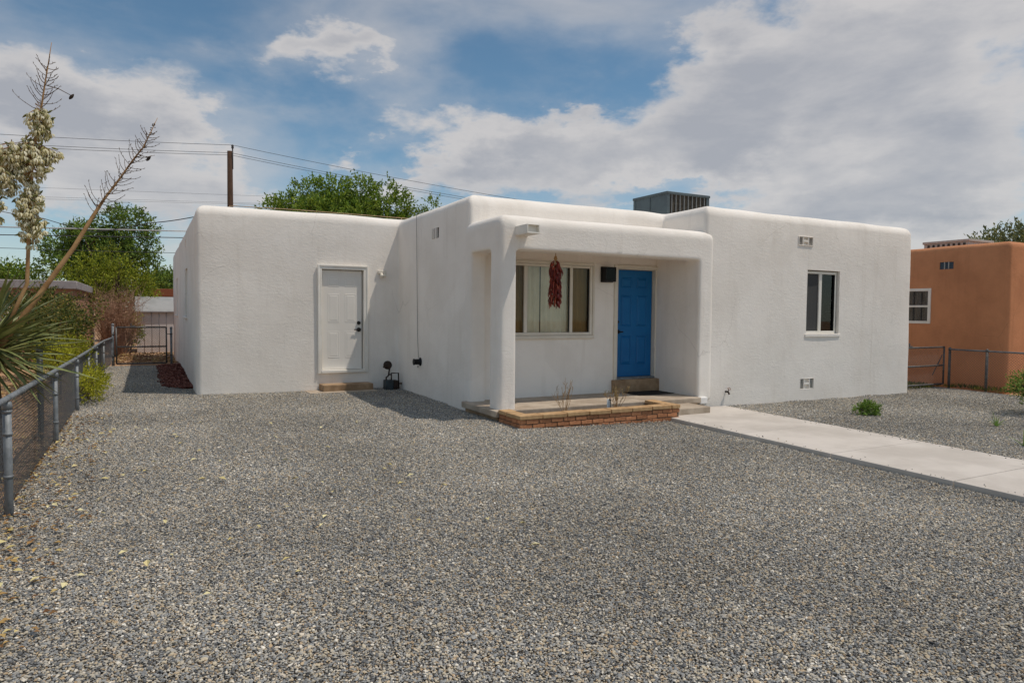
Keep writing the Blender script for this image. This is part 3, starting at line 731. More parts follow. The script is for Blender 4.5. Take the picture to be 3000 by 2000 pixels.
# ------------------------------------------------------------------ foliage helpers
def leaf(b, p, d, up, L, W, fold=.25):
    d = d.normalized(); s = d.cross(up); s = s.normalized() if s.length > 1e-4 else d.orthogonal().normalized(); nrm = s.cross(d)
    m = p + d * (L * .5)
    b.add([p, m + s * W * .5 + nrm * W * fold, p + d * L, m - s * W * .5 + nrm * W * fold], [(0, 1, 2), (0, 2, 3)])
def rvec(rd):
    while True:
        v = Vector((rd.uniform(-1, 1), rd.uniform(-1, 1), rd.uniform(-1, 1)))
        if .01 < v.length < 1: return v
def crown(clumps, per, size, seed, sprig=0.0, droop=0.0, shell=.5):
    """clumps: (centre, radii); leaves gather in sub-clumps near the surface of each clump"""
    rd = random.Random(seed); b = MB()
    for c, rr in clumps:
        c = Vector(c); vol = rr[0] * rr[1] * rr[2]
        nsub = max(3, int(per * vol ** .667))
        for _ in range(nsub):
            u = rvec(rd).normalized() * rd.uniform(shell, 1.0) ** .5
            sc_ = Vector((u.x * rr[0], u.y * rr[1], u.z * rr[2])) + c
            k = rd.uniform(.7, 1.3); out = (u + Vector((0, 0, .4 - droop))).normalized()
            if sprig:
                # a shoot with leaves along it
                L = sprig * k; dirv = (out + rvec(rd) * .6).normalized()
                for t in range(9):
                    p = sc_ + dirv * (L * t / 8) + rvec(rd) * size * .5
                    leaf(b, p, dirv + rvec(rd) * 1.0, rvec(rd), size * rd.uniform(.7, 1.25), size * rd.uniform(.4, .6))
            else:
                for t in range(9):
                    p = sc_ + rvec(rd) * size * 2.6 * k
                    leaf(b, p, out + rvec(rd) * 1.1, rvec(rd), size * rd.uniform(.7, 1.3), size * rd.uniform(.45, .7))
    return b
def limbs(base, top, r, ends, seed, rd_min=.012):
    rd = random.Random(seed); b = MB(); base = Vector(base); top = Vector(top)
    mid = base.lerp(top, .5) + rvec(rd) * .1 * (top - base).length
    b.tube([base, mid, top], [r, r * .8, r * .6], 8)
    for e in ends:
        e = Vector(e); s = base.lerp(top, rd.uniform(.55, 1.0)); m = s.lerp(e, .5) + rvec(rd) * .12 * (e - s).length
        b.tube([s, m, e], [r * .42, r * .25, rd_min], 6)
        for _ in range(3):
            q = m.lerp(e, rd.uniform(0, .7)); b.tube([q, q + rvec(rd) * .3 * (e - s).length], [r * .16, rd_min * .5], 4)
    return b
def tree(name, label, base, clumps, per, size, m, seed, r=.12, sprig=0, group=None, droop=0, trunk_top=None, cat='tree', shell=.5):
    t = thing(name, base, label, cat, group)
    zt = trunk_top or (base[2] + (clumps[0][0][2] - base[2]) * .7)
    limbs(base, (base[0], base[1], zt), r, [c for c, _ in clumps], seed).build('trunk', M['bark'], t)
    crown(clumps, per, size, seed + 1, sprig, droop, shell).build('crown', m, t)
    return t
def auto_clumps(c, rr, n, k, seed, zmin=None):
    rd = random.Random(seed); out = []
    for _ in range(n):
        u = rvec(rd); p = Vector((c[0] + u.x * rr[0], c[1] + u.y * rr[1], c[2] + u.z * rr[2]))
        if zmin and p.z < zmin: p.z = zmin + rd.random() * .3
        s = k * rd.uniform(.7, 1.3); out.append((p, (s, s, s * .8)))
    return out

# ------------------------------------------------------------------ trees and shrubs beyond the fences
tree('leafy_tree', 'big dark green broadleaf tree standing beyond the pink neighbour house', (-1.6, 39.5, 0), auto_clumps((-2.2, 39.5, 4.1), (2.1, 1.5, 1.7), 36, .50, 21) +
     [((-.75, 39.5, 5.9), (.9, .9, .65)), ((-1.5, 39.5, 6.0), (.7, .7, .6)), ((-.3, 39.5, 4.7), (.75, .8, .9)), ((.1, 39.5, 3.3), (.65, .8, .8)), ((-3.6, 39.5, 4.7), (.9, .8, .6)), ((-4.1, 39.5, 3.6), (.6, .7, .6)), ((.35, 39.5, 2.6), (.6, .6, .6)), ((-2.6, 39.5, 5.0), (1.0, .8, .5)), ((-1.1, 39.5, 6.45), (.32, .3, .3)), ((-.35, 39.5, 6.2), (.28, .3, .35)), ((.05, 39.5, 5.6), (.3, .3, .35)), ((-3.1, 39.5, 5.4), (.35, .3, .3))], 230, .14, M['leaf_dark'], 31, .2, sprig=.35, shell=.25)
tree('feathery_tree', 'yellow-green feathery shrub tree between the pink house and the white shed', (-1.1, 31, 0), auto_clumps((-1.45, 31, 2.35), (1.5, .8, 1.05), 34, .36, 22) + [((-.45, 31, 2.2), (.5, .5, .6)), ((-.15, 31, 1.75), (.4, .4, .5)), ((-2.7, 31, 2.6), (.5, .5, .5)), ((-1.0, 31, 3.5), (.45, .4, .45)), ((-1.9, 31, 3.3), (.5, .4, .4))], 300, .09, M['leaf_yellow'], 32, .1, sprig=.42, shell=.2)
tree('leafy_tree', 'dark green tree just left of the garage block above the shed roof', (1.0, 46, 0), auto_clumps((.9, 46, 3.2), (.9, .9, .9), 12, .55, 23), 220, .16, M['leaf_dark'], 33, .14)
tree('leafy_tree', 'broad green tree rising behind the low garage roof', (10, 37, 0), auto_clumps((9.2, 37, 6.4), (3.3, 1.8, 1.2), 44, .70, 24) + [((10.3, 36.8, 8.2), (.75, .7, .55)), ((11.5, 36.5, 8.0), (.7, .7, .6)), ((7.6, 37.2, 7.8), (.8, .8, .6)), ((8.8, 37, 8.0), (.8, .8, .5)), ((6.1, 37.4, 6.9), (.55, .6, .6)), ((12.3, 36.2, 7.5), (.5, .5, .6))], 190, .17, M['leaf_mid'], 34, .22, sprig=.45)
tree('leafy_tree', 'small green tree top showing beside the raised parapet corner', (13.6, 36, 0), auto_clumps((13.4, 36, 6.6), (.9, .8, .7), 12, .45, 25) + [((14.0, 35.8, 7.4), (.4, .4, .4))], 150, .15, M['leaf_mid'], 35, .14, sprig=.4)
tree('leafy_tree', 'hazy grey-green tree behind the orange adobe house', (41, 19.6, 0), auto_clumps((41, 19.4, 5.2), (1.6, 1.8, 1.0), 22, .65, 26), 70, .20, M['leaf_far'], 36, .2, sprig=.6)
tree('leafy_tree', 'low green tree at the far side of the pink house roof', (-6.6, 40, 0), auto_clumps((-6.4, 40, 2.6), (1.5, 1.2, .8), 14, .6, 27), 180, .16, M['leaf_mid'], 37, .15)
# dead brush
def brush(name, label, base, h, w, n, m, seed, cat='shrub', r=.012):
    rd = random.Random(seed); t = thing(name, base, label, cat); b = MB(); base = Vector(base)
    for _ in range(n):
        a = rd.uniform(0, 6.28); k = rd.random() ** .6; e = base + Vector((math.cos(a) * w * k, math.sin(a) * w * k, h * rd.uniform(.45, 1)))
        s = base + Vector((math.cos(a), math.sin(a), 0)) * w * .2 * k; m1 = s.lerp(e, .5) + rvec(rd) * .15 * h
        b.tube([s, m1, e], [r, r * .7, r * .25], 4, False)
        for _ in range(6):
            q = m1.lerp(e, rd.random()); b.tube([q, q + (rvec(rd) + Vector((0, 0, .3))) * .28 * h], [r * .4, r * .12], 3, False)
    b.build('branches', m, t); return t
brush('dead_shrub', 'brown leafless twiggy shrub between the pink house and the shed', (-.98, 27, 0), 2.35, .85, 230, M['palebrush'], 41)
brush('bare_sapling', 'thin leafless sapling rising behind the yucca flower stalk', (-3.3, 21, 0), 3.2, .5, 14, M['twig'], 43)
tree('rose_shrub', 'dark leafy shrub with flecks of gold behind the chain-link fence', (-1.75, 16.6, 0), auto_clumps((-1.8, 16.6, 1.15), (.55, 1.2, .55), 22, .32, 51), 420, .06, M['leaf_rose'], 52, .04, cat='shrub')
tree('rose_shrub', 'dark leafy shrub in front of the pink house wall', (-2.3, 19.2, 0), auto_clumps((-2.2, 19.2, 1.35), (.95, .8, .65), 24, .36, 53), 380, .06, M['leaf_rose'], 54, .04, cat='shrub')
tree('green_shrub', 'green shrub standing beside the white shed corner', (-.62, 27.6, 0), auto_clumps((-.6, 27.6, .95), (.2, .3, .6), 10, .26, 55), 400, .07, M['leaf_yellow'], 56, .03, cat='shrub')
tree('broom_shrub', 'bright yellow-green broom shrub behind the fence below the yucca leaves', (-1.42, 14.6, 0), auto_clumps((-1.42, 15.0, .72), (.25, 1.2, .36), 20, .22, 57), 900, .04, M['leaf_broom'], 58, .02, sprig=.12, cat='shrub')
tree('broom_shrub', 'bright yellow-green broom shrub growing inside the fence beside the gravel', (-.93, 13.7, gz(-.9, 13.7)), auto_clumps((-.90, 13.8, .34), (.10, 1.0, .24), 18, .17, 59), 1100, .036, M['leaf_broom'], 60, .02, sprig=.10, cat='shrub')
# front plants on the right
tree('green_bush', 'dense green bush at the right edge in front of the orange wall', (14.0, 6.3, gz(14, 6.3)), auto_clumps((14.1, 6.2, .40), (.62, .42, .20), 24, .18, 61) + [((13.5, 6.4, .42), (.10, .10, .12))], 1700, .04, M['leaf_bush'], 62, .02, sprig=.15, cat='bush')
tree('low_weed', 'small bright green weed in the gravel before the wing', (10.9, 7.41, gz(10.9, 7.4)), auto_clumps((10.9, 7.41, .07), (.20, .15, .06), 14, .09, 63), 2600, .032, M['leaf_bush'], 64, .006, sprig=.06, cat='weed')
def tuft(base, n, L, label, seed):
    t = thing('grass_tuft', base, label, 'grass tuft'); rd = random.Random(seed); base = Vector(base)
    for i in range(n):
        a = rd.uniform(0, 6.28); lean = rd.uniform(.25, 1.1); l = L * rd.uniform(.6, 1.1); d = Vector((math.cos(a) * math.sin(lean), math.sin(a) * math.sin(lean), math.cos(lean)))
        s = d.cross(Vector((0, 0, 1))).normalized(); w = .011; V = []
        for k in range(5):
            f = k / 4; p = base + d * l * f + Vector((0, 0, -.35 * l * f * f * math.sin(lean))); ww = w * (1 - f * .9); V += [p - s * ww, p + s * ww]
        MB().add(V, [(2*k, 2*k+1, 2*k+3, 2*k+2) for k in range(4)], True).build('blade', M['leaf_bush'], t)
tuft((11.86, 5.84, gz(11.86, 5.84)), 14, .30, 'sparse tuft of long green blades in the gravel below the orange wall', 71)
tuft((10.35, 4.75, gz(10.35, 4.75)), 11, .38, 'tuft of long blades in the gravel at the right edge by the walk', 72)

# plants in the planter
def twiggy(base, h, w, n, seed, label, lm, nleaf):
    t = thing('potted_plant', base, label, 'plant'); rd = random.Random(seed); b = MB(); lf = MB(); base = Vector(base)
    for i in range(n):
        a = rd.uniform(0, 6.28); k = rd.uniform(.35, 1.1); e = base + Vector((math.cos(a) * w * k, math.sin(a) * w * k * .7, h * rd.uniform(.6, 1))); m = base.lerp(e, .45) + rvec(rd) * .05
        b.tube([base, m, e], [.005, .0035, .0015], 5, False)
        for _ in range(5):
            q = m.lerp(e, rd.random()); q2 = q + (rvec(rd) * .6 + Vector((0, 0, .8))) * .09; b.tube([q, q2], [.0028, .0012], 4, False)
            for _ in range(nleaf): leaf(lf, q.lerp(q2, rd.uniform(.3, 1.1)), rvec(rd), rvec(rd), rd.uniform(.012, .024), .009)
    b.build('stem', M['stalk'], t); lf.build('foliage', lm, t)
twiggy((5.60, 8.74, .085), .56, .24, 9, 81, 'nearly bare twiggy plant in the brick planter under the ristra', M['leaf_tan'], 3)
twiggy((6.58, 8.74, .085), .46, .24, 12, 82, 'straw-coloured bushy plant in the brick planter before the blue door', M['leaf_tan'], 9)
pt = thing('planter_marker', (6.40, 8.72, .08), 'small pale tag on a black stake in the brick planter', 'marker')
RB((6.36, 8.70, .09), (6.44, 8.712, .31), .006, 1).build('tag', M['sticker'], pt)
MB().tube([(6.42, 8.69, .05), (6.42, 8.69, .29)], .006, 6).tube([(6.42, 8.69, .29), (6.40, 8.69, .315)], .010, 6).build('stake', M['black'], pt)

# ------------------------------------------------------------------ yucca
yu = thing('yucca', (-1.38, 8.25, 0), 'big spiky yucca behind the left fence with a white flower stalk and a dry stalk', 'yucca')
YC = Vector((-1.42, 8.25, 1.33))
MB().tube([(-1.42, 8.28, -.1), (-1.40, 8.25, .6), YC], [.13, .12, .10], 10).build('trunk', M['bark'], yu)
LM = []
for k in range(4):
    L = (.72, .78, .66, .80)[k]; V = []; bend = (.03, .10, .0, .16)[k]
    for j in range(6):
        f = j / 5; w = .019 * (.75 + .5 * math.sin(f * 2.2)) * (1 - f) ** .55 + .0015; x = L * f; z = -bend * f * f
        V += [(x, -w, z + w * .45), (x, 0, z), (x, w, z + w * .45)]
    F = [(3*j+i, 3*j+i+1, 3*j+i+4, 3*j+i+3) for j in range(5) for i in (0, 1)]
    me = MB().add(V, F, True).mesh('leaf'); me.materials.append(M['yucca']); LM.append(me)
rd = random.Random(91)
for i in range(300):
    a = rd.uniform(-math.pi, math.pi); el = math.asin(rd.uniform(-.72, .97)); roll = rd.uniform(-.6, .6)
    mw = Matrix.Translation(YC + Vector((0, 0, rd.uniform(-.18, .06)))) @ Matrix.Rotation(a, 4, 'Z') @ Matrix.Rotation(-el, 4, 'Y') @ Matrix.Rotation(roll, 4, 'X') @ Matrix.Scale(rd.uniform(.9, 1.28) * (1.0 if el > -.25 else .8), 4)
    link('leaf', LM[rd.randrange(4)], None, yu, mw)
S1 = [Vector(p) for p in [(-1.3, 8.2, 1.27), (-1.14, 8.22, 1.7), (-1.06, 8.23, 1.91), (-1.04, 8.24, 2.37), (-1.01, 8.24, 2.78), (-1.0, 8.24, 3.12), (-0.95, 8.25, 3.47), (-0.91, 8.25, 3.69), (-0.88, 8.25, 3.9), (-0.85, 8.26, 4.1), (-0.82, 8.26, 4.31)]]
S2 = [Vector(p) for p in [(-1.29, 8.2, 1.27), (-1.18, 8.22, 1.45), (-0.89, 8.25, 1.92), (-0.67, 8.27, 2.28), (-0.49, 8.29, 2.63), (-0.39, 8.29, 2.81), (-0.25, 8.3, 3.03), (-0.13, 8.3, 3.23), (-0.03, 8.3, 3.38), (0.04, 8.3, 3.54), (0.11, 8.3, 3.71)]]
def twigs(b, P, i0, i1, n, L, rd, side=None):
    for c in range(n):
        t = i0 + (i1 - i0) * (c + rd.random()) / n; i = int(t); p = P[i].lerp(P[min(i + 1, len(P) - 1)], t - i); ax = (P[min(i + 1, len(P) - 1)] - P[i]).normalized()
        e1 = ax.orthogonal().normalized(); e2 = ax.cross(e1); a = c * 2.4 + rd.uniform(-.4, .4); rad = e1 * math.cos(a) + e2 * math.sin(a)
        l = L * rd.uniform(.65, 1.1) * (1 - .55 * (t - i0) / (i1 - i0)); q = [p]; d = (rad + ax * rd.uniform(.1, .5)).normalized()
        for k in range(4):
            q.append(q[-1] + d * l / 4); d = (d + ax * .16 + Vector((0, 0, .10)) + rvec(rd) * .22).normalized()
        b.tube(q, [.0042, .0036, .0030, .0026, .0018], 4, False)
        for k in (2, 3, 4): b.tube([q[k], q[k] + (d + rvec(rd)) * .013], [.0042, .0024], 4, False)
    return b
st1 = MB().tube(S1, [.019, .019, .018, .017, .015, .013, .011, .009, .007, .005, .0025], 8).build('flower_stalk', M['stalk'], yu)
twigs(MB(), S1, 6.6, 9.0, 30, .26, rd).build('twig', M['twig'], st1)
st2 = MB().tube(S2, [.029, .028, .025, .022, .018, .013, .010, .0085, .007, .005, .002], 8).build('dry_stalk', M['stalk'], yu, 'leaning dry brown stalk with bare twigs')
twigs(MB(), S2, 4.0, 9.0, 64, .26, rd).build('twig', M['twig'], st2)
kn = MB()
for i in range(70):
    t = rd.uniform(1.2, 9.8); k = int(t); p = S2[k].lerp(S2[k + 1], t - k) + rvec(rd) * .03; kn.tube([p, p + rvec(rd) * .02], [.008, .003], 4, False)
kn.build('scar', M['twig'], st2)['kind'] = 'stuff'
for p, q in (((-.66, 8.25, 3.80), (-.87, 8.25, 3.88)), ((0.02, 8.30, 3.27), (-.10, 8.30, 3.27))):
    MB().tube([q, ((p[0] + q[0]) / 2, p[1], (p[2] + q[2]) / 2 + .02), (p[0], p[1], p[2] + .01)], [.005, .004, .003], 5).build('twig', M['twig'], st2 if p[0] > -.5 else st1)
    MB().lathe([(.004, -.035), (.013, -.02), (.016, 0), (.011, .02), (.003, .035)], 8, Matrix.Translation(p) @ Matrix.Rotation(R(35), 4, 'Y')).build('seed_pod', M['pod'], st2 if p[0] > -.5 else st1)
def bell(b, p, s, rd):
    ax = (Vector((0, 0, -1)) + rvec(rd) * .55).normalized(); q = ax.to_track_quat('Z', 'Y').to_matrix()
    V = []; F = []; k0 = 0                       # six pointed petals in two whorls, hanging as a bell
    for j in range(6):
        a = 2 * math.pi * j / 6 + rd.uniform(-.15, .15); w = .42; sp = rd.uniform(.85, 1.2)
        def P(r, da, z): return p + q @ Vector((r * s * math.cos(a + da), r * s * math.sin(a + da), z * s * 1.45))
        V += [P(.12, 0, 0), P(.75 * sp, -w, .45), P(.95 * sp, 0, .5), P(.75 * sp, w, .45), P(.9 * sp, -w * .7, .9), P(.9 * sp, w * .7, .9), P(.7 * sp, 0, 1.35)]
        F += [(k0, k0+1, k0+2), (k0, k0+2, k0+3), (k0+1, k0+4, k0+2), (k0+2, k0+5, k0+3), (k0+2, k0+4, k0+6), (k0+2, k0+6, k0+5)]; k0 += 7
    b.add(V, F, True)
bl = MB(); bu = MB(); br = MB()
def cluster(c, rr, n, axis):
    c = Vector(c)
    for _ in range(n):
        u = rvec(rd); p = c + Vector((u.x * rr[0], u.y * rr[1], u.z * rr[2])); bell(bl, p, rd.uniform(.021, .033), rd)
        if rd.random() < .5: q = p + rvec(rd) * .05; bu.lathe([(.003, -.03), (.009, -.01), (.010, .01), (.003, .03)], 5, Matrix.Translation(q) @ Matrix.Rotation(rd.uniform(-1, 1), 4, 'X') @ Matrix.Rotation(rd.uniform(-1.5, 1.5), 4, 'Y'))
        if rd.random() < .5: br.tube([(axis[0] + rd.uniform(-.02, .02), axis[1], p.z + .05), p], [.005, .003], 4, False)
cluster((-1.02, 8.24, 2.62), (.13, .13, .33), 190, (-1.02, 8.24))
cluster((-1.05, 8.24, 3.13), (.21, .16, .22), 200, (-1.0, 8.24))
cluster((-1.22, 8.22, 3.02), (.16, .14, .26), 130, (-1.15, 8.23))
cluster((-.93, 8.25, 3.50), (.11, .10, .18), 85, (-.95, 8.25))
cluster((-1.33, 8.2, 2.70), (.11, .1, .24), 80, (-1.33, 8.2))
cluster((-.88, 8.25, 3.20), (.13, .08, .07), 34, (-.98, 8.25))
br.build('flower_branch', M['stalk'], st1); o = bl.build('blossoms', M['blossom'], st1); o['kind'] = 'stuff'; o = bu.build('buds', M['bud'], st1); o['kind'] = 'stuff'

# ------------------------------------------------------------------ chain-link fences and gates
def link_mesh(b, p0, p1, z0a, z1a, z0b, z1b, pitch=.060, r=.0022):
    """diamond wire between two posts; p0, p1 in plan"""
    p0 = Vector((*p0, 0)); p1 = Vector((*p1, 0)); L = (p1 - p0).length; d = (p1 - p0) / L; nn = Vector((-d.y, d.x, 0))
    H = z1a - z0a
    def P(s, h, off):
        f = s / L; z0 = z0a + (z0b - z0a) * f; z1 = z1a + (z1b - z1a) * f
        q = p0 + d * s + nn * off; q.z = z0 + (z1 - z0) * h / H; return q
    n = int((L + H) / pitch)
    for sgn in (1, -1):
        for k in range(-int(H / pitch) - 1, n + 1):
            s0 = k * pitch; a, c = (s0, 0.0), (s0 + sgn * H, H)
            if sgn < 0: a, c = (s0 + H, 0.0), (s0, H)
            # clip to 0..L
            (sa, ha), (sb, hb) = a, c
            if sa > sb: sa, ha, sb, hb = sb, hb, sa, ha
            if sb <= 0 or sa >= L: continue
            if sa < 0: ha += (hb - ha) * (0 - sa) / (sb - sa); sa = 0
            if sb > L: hb = ha + (hb - ha) * (L - sa) / (sb - sa); sb = L
            if abs(sb - sa) < .01: continue
            b.tube([P(sa, ha, sgn * .0025), P(sb, hb, -sgn * .0025)], r, 3, False)
    return b
def post(name, x, y, z0, z1, r, m, parent, cap=True):
    t = MB().tube([(x, y, z0), (x, y, z1)], r, 12)
    if cap: t.lathe([(r * 1.15, -.03), (r * 1.18, .01), (r * .8, .03), (r * .2, .042)], 12, Matrix.Translation((x, y, z1)))
    return t.build(name, m, parent)
fl = thing('chain_link_fence', (-1, 12, 0), 'grey chain-link fence with top rail along the left edge of the gravel', 'fence')
fy = [3.6, 6.6, 9.74, 12.5, 15.0, 17.3, 19.6, 21.75]
fx = [-1.0, -1.0, -1.0, -1.0, -1.01, -1.02, -1.0, -.90]
railz = lambda y: .955 - .010 * (y - 6) if y < 16 else .855
for x, y in zip(fx, fy):
    p = post('post', x, y, -.3, railz(y) - .05, .030 if y < 7 else .026, M['galv'], fl, False)
    for dz in (.10, .28, .62): MB().tube([(x, y, railz(y) - dz - .012), (x, y, railz(y) - dz + .012)], .0345 if y < 7 else .030, 12).build('band', M['galv'], p)
    MB().lathe([(.036, -.05), (.036, -.01), (.030, .012)], 12, Matrix.Translation((x, y, railz(y) - .035))).build('cap', M['galv'], p)
MB().tube([(x, y, railz(y)) for x, y in zip(fx, fy)], .023, 10).build('top_rail', M['galv'], fl)
for y in (4.9, 7.35, 8.05, 8.9, 11.2, 14, 16.4): MB().tube([(-1.0, y - .05, railz(y - .05)), (-1.0, y + .05, railz(y + .05))], .0265, 10).build('rail_sleeve', M['galv'], fl)
for i in range(len(fy) - 1):
    link_mesh(MB(), (fx[i] - .032, fy[i]), (fx[i+1] - .032, fy[i+1]), gz(-1, fy[i]) + .02, railz(fy[i]) - .01, gz(-1, fy[i+1]) + .02, railz(fy[i+1]) - .01).build('mesh_panel', M['wire'], fl)
po = thing('iron_post', (-1.3, 10.9, 0), 'dark iron post standing just behind the left fence under the yucca', 'post')
MB().tube([(-1.25, 10.6, -.1), (-1.25, 10.6, 1.10)], .034, 10).build('shaft', M['meter'], po); MB().lathe([(.04, 0), (.04, .03), (.02, .05)], 10, Matrix.Translation((-1.25, 10.6, 1.10))).build('cap', M['meter'], po)

def gate(name, label, xa, xb, y, z0, z1, hinge, group=None, zm=None, latch=True):
    g = thing(name, ((xa + xb) / 2, y, z0), label, 'gate', group)
    t = MB(); r = .021
    for p in ([(xa, y, z0), (xa, y, z1)], [(xb, y, z0), (xb, y, z1)], [(xa, y, z1), (xb, y, z1)], [(xa, y, z0), (xb, y, z0)], [(xa, y, zm), (xb, y, zm)]): t.tube(p, r, 8)
    t.build('frame', M['gatepipe'], g)
    link_mesh(MB(), (xa, y + .025), (xb, y + .025), z0, z1, z0, z1, .065, .002).build('mesh_panel', M['wire'], g)
    k = MB(); xl = xa + .28 * (xb - xa); k.rbox((xl, y - .015, z1 + .02), (xl + .12, y + .015, z1 + .045), .004, 1); k.rbox((xl, y - .012, z1 + .045), (xl + .03, y + .012, z1 + .11), .004, 1); k.build('latch', M['gatepipe'], g)
    return g
zg = gz(0, 21.7) - .02
gate('chain_link_gate', 'dark pipe-framed chain-link gate across the passage beside the garage', -.80, .435, 21.7, zg + .06, 1.145, 'l', zm=.60)
for x, zt, lb in ((-.88, 1.22, 'steel post holding the side gate at the fence end'), (.56, 1.13, 'steel latch post between the side gate and the garage wall')):
    p = thing('gate_post', (x, 21.75, 0), lb, 'post')
    MB().tube([(x, 21.75, -.2), (x, 21.75, zt)], .032, 10).build('shaft', M['galv'], p); MB().lathe([(.037, -.03), (.037, .01), (.015, .03)], 10, Matrix.Translation((x, 21.75, zt))).build('cap', M['galv'], p)
    t = MB()
    for z in (.35, .95): t.tube([(x, 21.75, z - .02), (x, 21.75, z + .02)], .038, 10); t.tube([(x, 21.75, z), (x + (.1 if x < 0 else -.12), 21.71, z)], .010, 6)
    t.build('hinge', M['gatepipe'], p)
gate('chain_link_gate', 'pipe-framed chain-link gate between the wing corner and the orange house', 15.0, 16.95, 9.55, .03, .915, 'r', zm=.475)
fr_ = thing('chain_link_fence', (17.1, 7, 0), 'low chain-link fence in front of the orange adobe house', 'fence')
for y in (9.5, 8.67, 6.6, 4.5): post('post', 17.1, y, -.4, .87, .030, M['gatepipe'], fr_)
MB().tube([(17.1, 9.5, .86), (17.1, 6.6, .85), (17.1, 3, .82)], .020, 8).build('top_rail', M['galv'], fr_)
for a, b in ((9.5, 8.67), (8.67, 6.6), (6.6, 4.5)): link_mesh(MB(), (17.08, a), (17.08, b), -.05, .85, -.06, .84).build('mesh_panel', M['wire'], fr_)
br_ = MB().tube([(16.55, 9.58, .25), (16.93, 9.58, .72)], .012, 6); tag(br_.build('brace_rod', M['gatepipe']), 'thin dark rod leaning across the gate by the orange house', 'rod')

# ------------------------------------------------------------------ neighbours
nb = thing('adobe_house', (22, 13, 0), 'orange adobe house with rounded parapet at the right edge', 'house')
me = boolean(adobe_solid([(17.72, 8.55), (27, 8.55), (27, 17), (17.72, 17)], -.5, 3.42, r=.14, rc=.10, seglen=.5, wob=.02, seed=9), [((17.4, 10.36, 1.46), (17.84, 11.55, 2.37)), ((17.4, 9.84, 2.84), (17.78, 10.18, 3.02))], 'wall')
link('wall', me, M['adobe'], nb)
w = bpy.data.objects.new('window', None); COL.objects.link(w); adopt(w, nb); f = MB()
xa = 17.70
for a, b in (((xa, 10.36, 1.46), (xa + .1, 10.43, 2.37)), ((xa, 11.48, 1.46), (xa + .1, 11.55, 2.37)), ((xa, 10.43, 1.46), (xa + .1, 11.48, 1.53)), ((xa, 10.43, 2.30), (xa + .1, 11.48, 2.37)), ((xa + .01, 10.43, 1.885), (xa + .1, 11.48, 1.935))): f.rbox(a, b, .005, 1)
f.build('frame', M['trim'], w)
for z0, z1 in ((1.53, 1.885), (1.935, 2.30)): B((xa + .07, 10.43, z0), (xa + .076, 11.48, z1)).build('pane', M['glass'], w)
t = curtain(10.43, 11.48, 17.81, 1.5, 2.34, 9, .02, 8); t.v = [(y, x, z) for x, y, z in t.v]; t.build('curtain', M['screen'], w)
f = MB()
for z in (1.53, 1.935):
    for y in (10.62, 10.82, 11.02, 11.22): f.box((xa + .05, y, z), (xa + .062, y + .014, z + .36))
f.build('muntin', M['screen'], w)
v = bpy.data.objects.new('wall_vent', None); COL.objects.link(v); adopt(v, nb)
B((17.755, 9.84, 2.84), (17.765, 10.18, 3.02)).build('screen', M['skyblue'], v)
for y in (9.95, 10.05): B((17.72, y, 2.84), (17.755, y + .012, 3.02)).build('bar', M['slotgrey'], v)
def cooler(name, label, x0, x1, y0, y1, z0, z1, ribs=True):
    c = thing(name, ((x0+x1)/2, (y0+y1)/2, z0), label, 'cooler')
    B((x0 + .03, y0 + .03, z0), (x1 - .03, y1 - .03, z1 - .05)).build('body', M['coolerpad'], c)
    RB((x0 - .015, y0 - .015, z1 - .06), (x1 + .015, y1 + .015, z1), .008, 1).build('lid', M['coolermetal'], c)
    f = MB(); t = .09
    for xa, ya in ((x0, y0), (x1 - t, y0), (x0, y1 - t), (x1 - t, y1 - t)): f.rbox((xa, ya, z0 - .02), (xa + t, ya + t, z1 - .06), .006, 1)
    for ya in (y0, y1 - .05): f.rbox((x0 + t, ya, z0 - .02), (x1 - t, ya + .05, z0 + .08), .006, 1)
    f.rbox((x0 + .012, y0 + t, z0), (x0 + .04, y1 - t, z1 - .06), .004, 1); f.rbox((x1 - .04, y0 + t, z0), (x1 - .012, y1 - t, z1 - .06), .004, 1)
    f.build('cabinet', M['coolermetal'], c)
    n = 9
    for k in range(n):
        xx = x0 + t + (x1 - x0 - 2 * t) * (k + .5) / n - .012
        if ribs: B((xx, y0 + .008, z0 + .08), (xx + .024, y0 + .05, z1 - .06)).build('rib', M['coolerrib'], c)
    B((x0 - .002, (y0 + y1) / 2 - .012, z0), (x0 + .011, (y0 + y1) / 2 + .012, z1 - .06)).build('seam', M['coolermetal'], c)
    lg = MB()
    for xa, ya in ((x0 + .05, y0 + .05), (x1 - .1, y0 + .05), (x0 + .05, y1 - .1), (x1 - .1, y1 - .1)): lg.box((xa, ya, z0 - .45), (xa + .05, ya + .05, z0 - .02))
    lg.build('stand', M['galv'], c); return c
cooler('evaporative_cooler', 'grey-green swamp cooler with slatted face on the white house roof', 10.78, 12.11, 12.5, 13.77, 3.72, 4.535)
cb = thing('roof_cooler', (20.6, 11.5, 3.2), 'low tan cooler box on the orange house roof', 'cooler')
RB((20, 10.72, 3.1), (21.2, 11.95, 3.73), .01, 1).build('cabinet', M['slotgrey'], cb); RB((19.97, 10.69, 3.73), (21.23, 11.98, 3.80), .01, 1).build('lid', M['slotgrey'], cb)
sb = MB()
for k in range(8): sb.box((19.985, 10.8 + k * .14, 3.2), (20.0, 10.86 + k * .14, 3.7))
sb.build('louvre', M['slotdark'], cb)

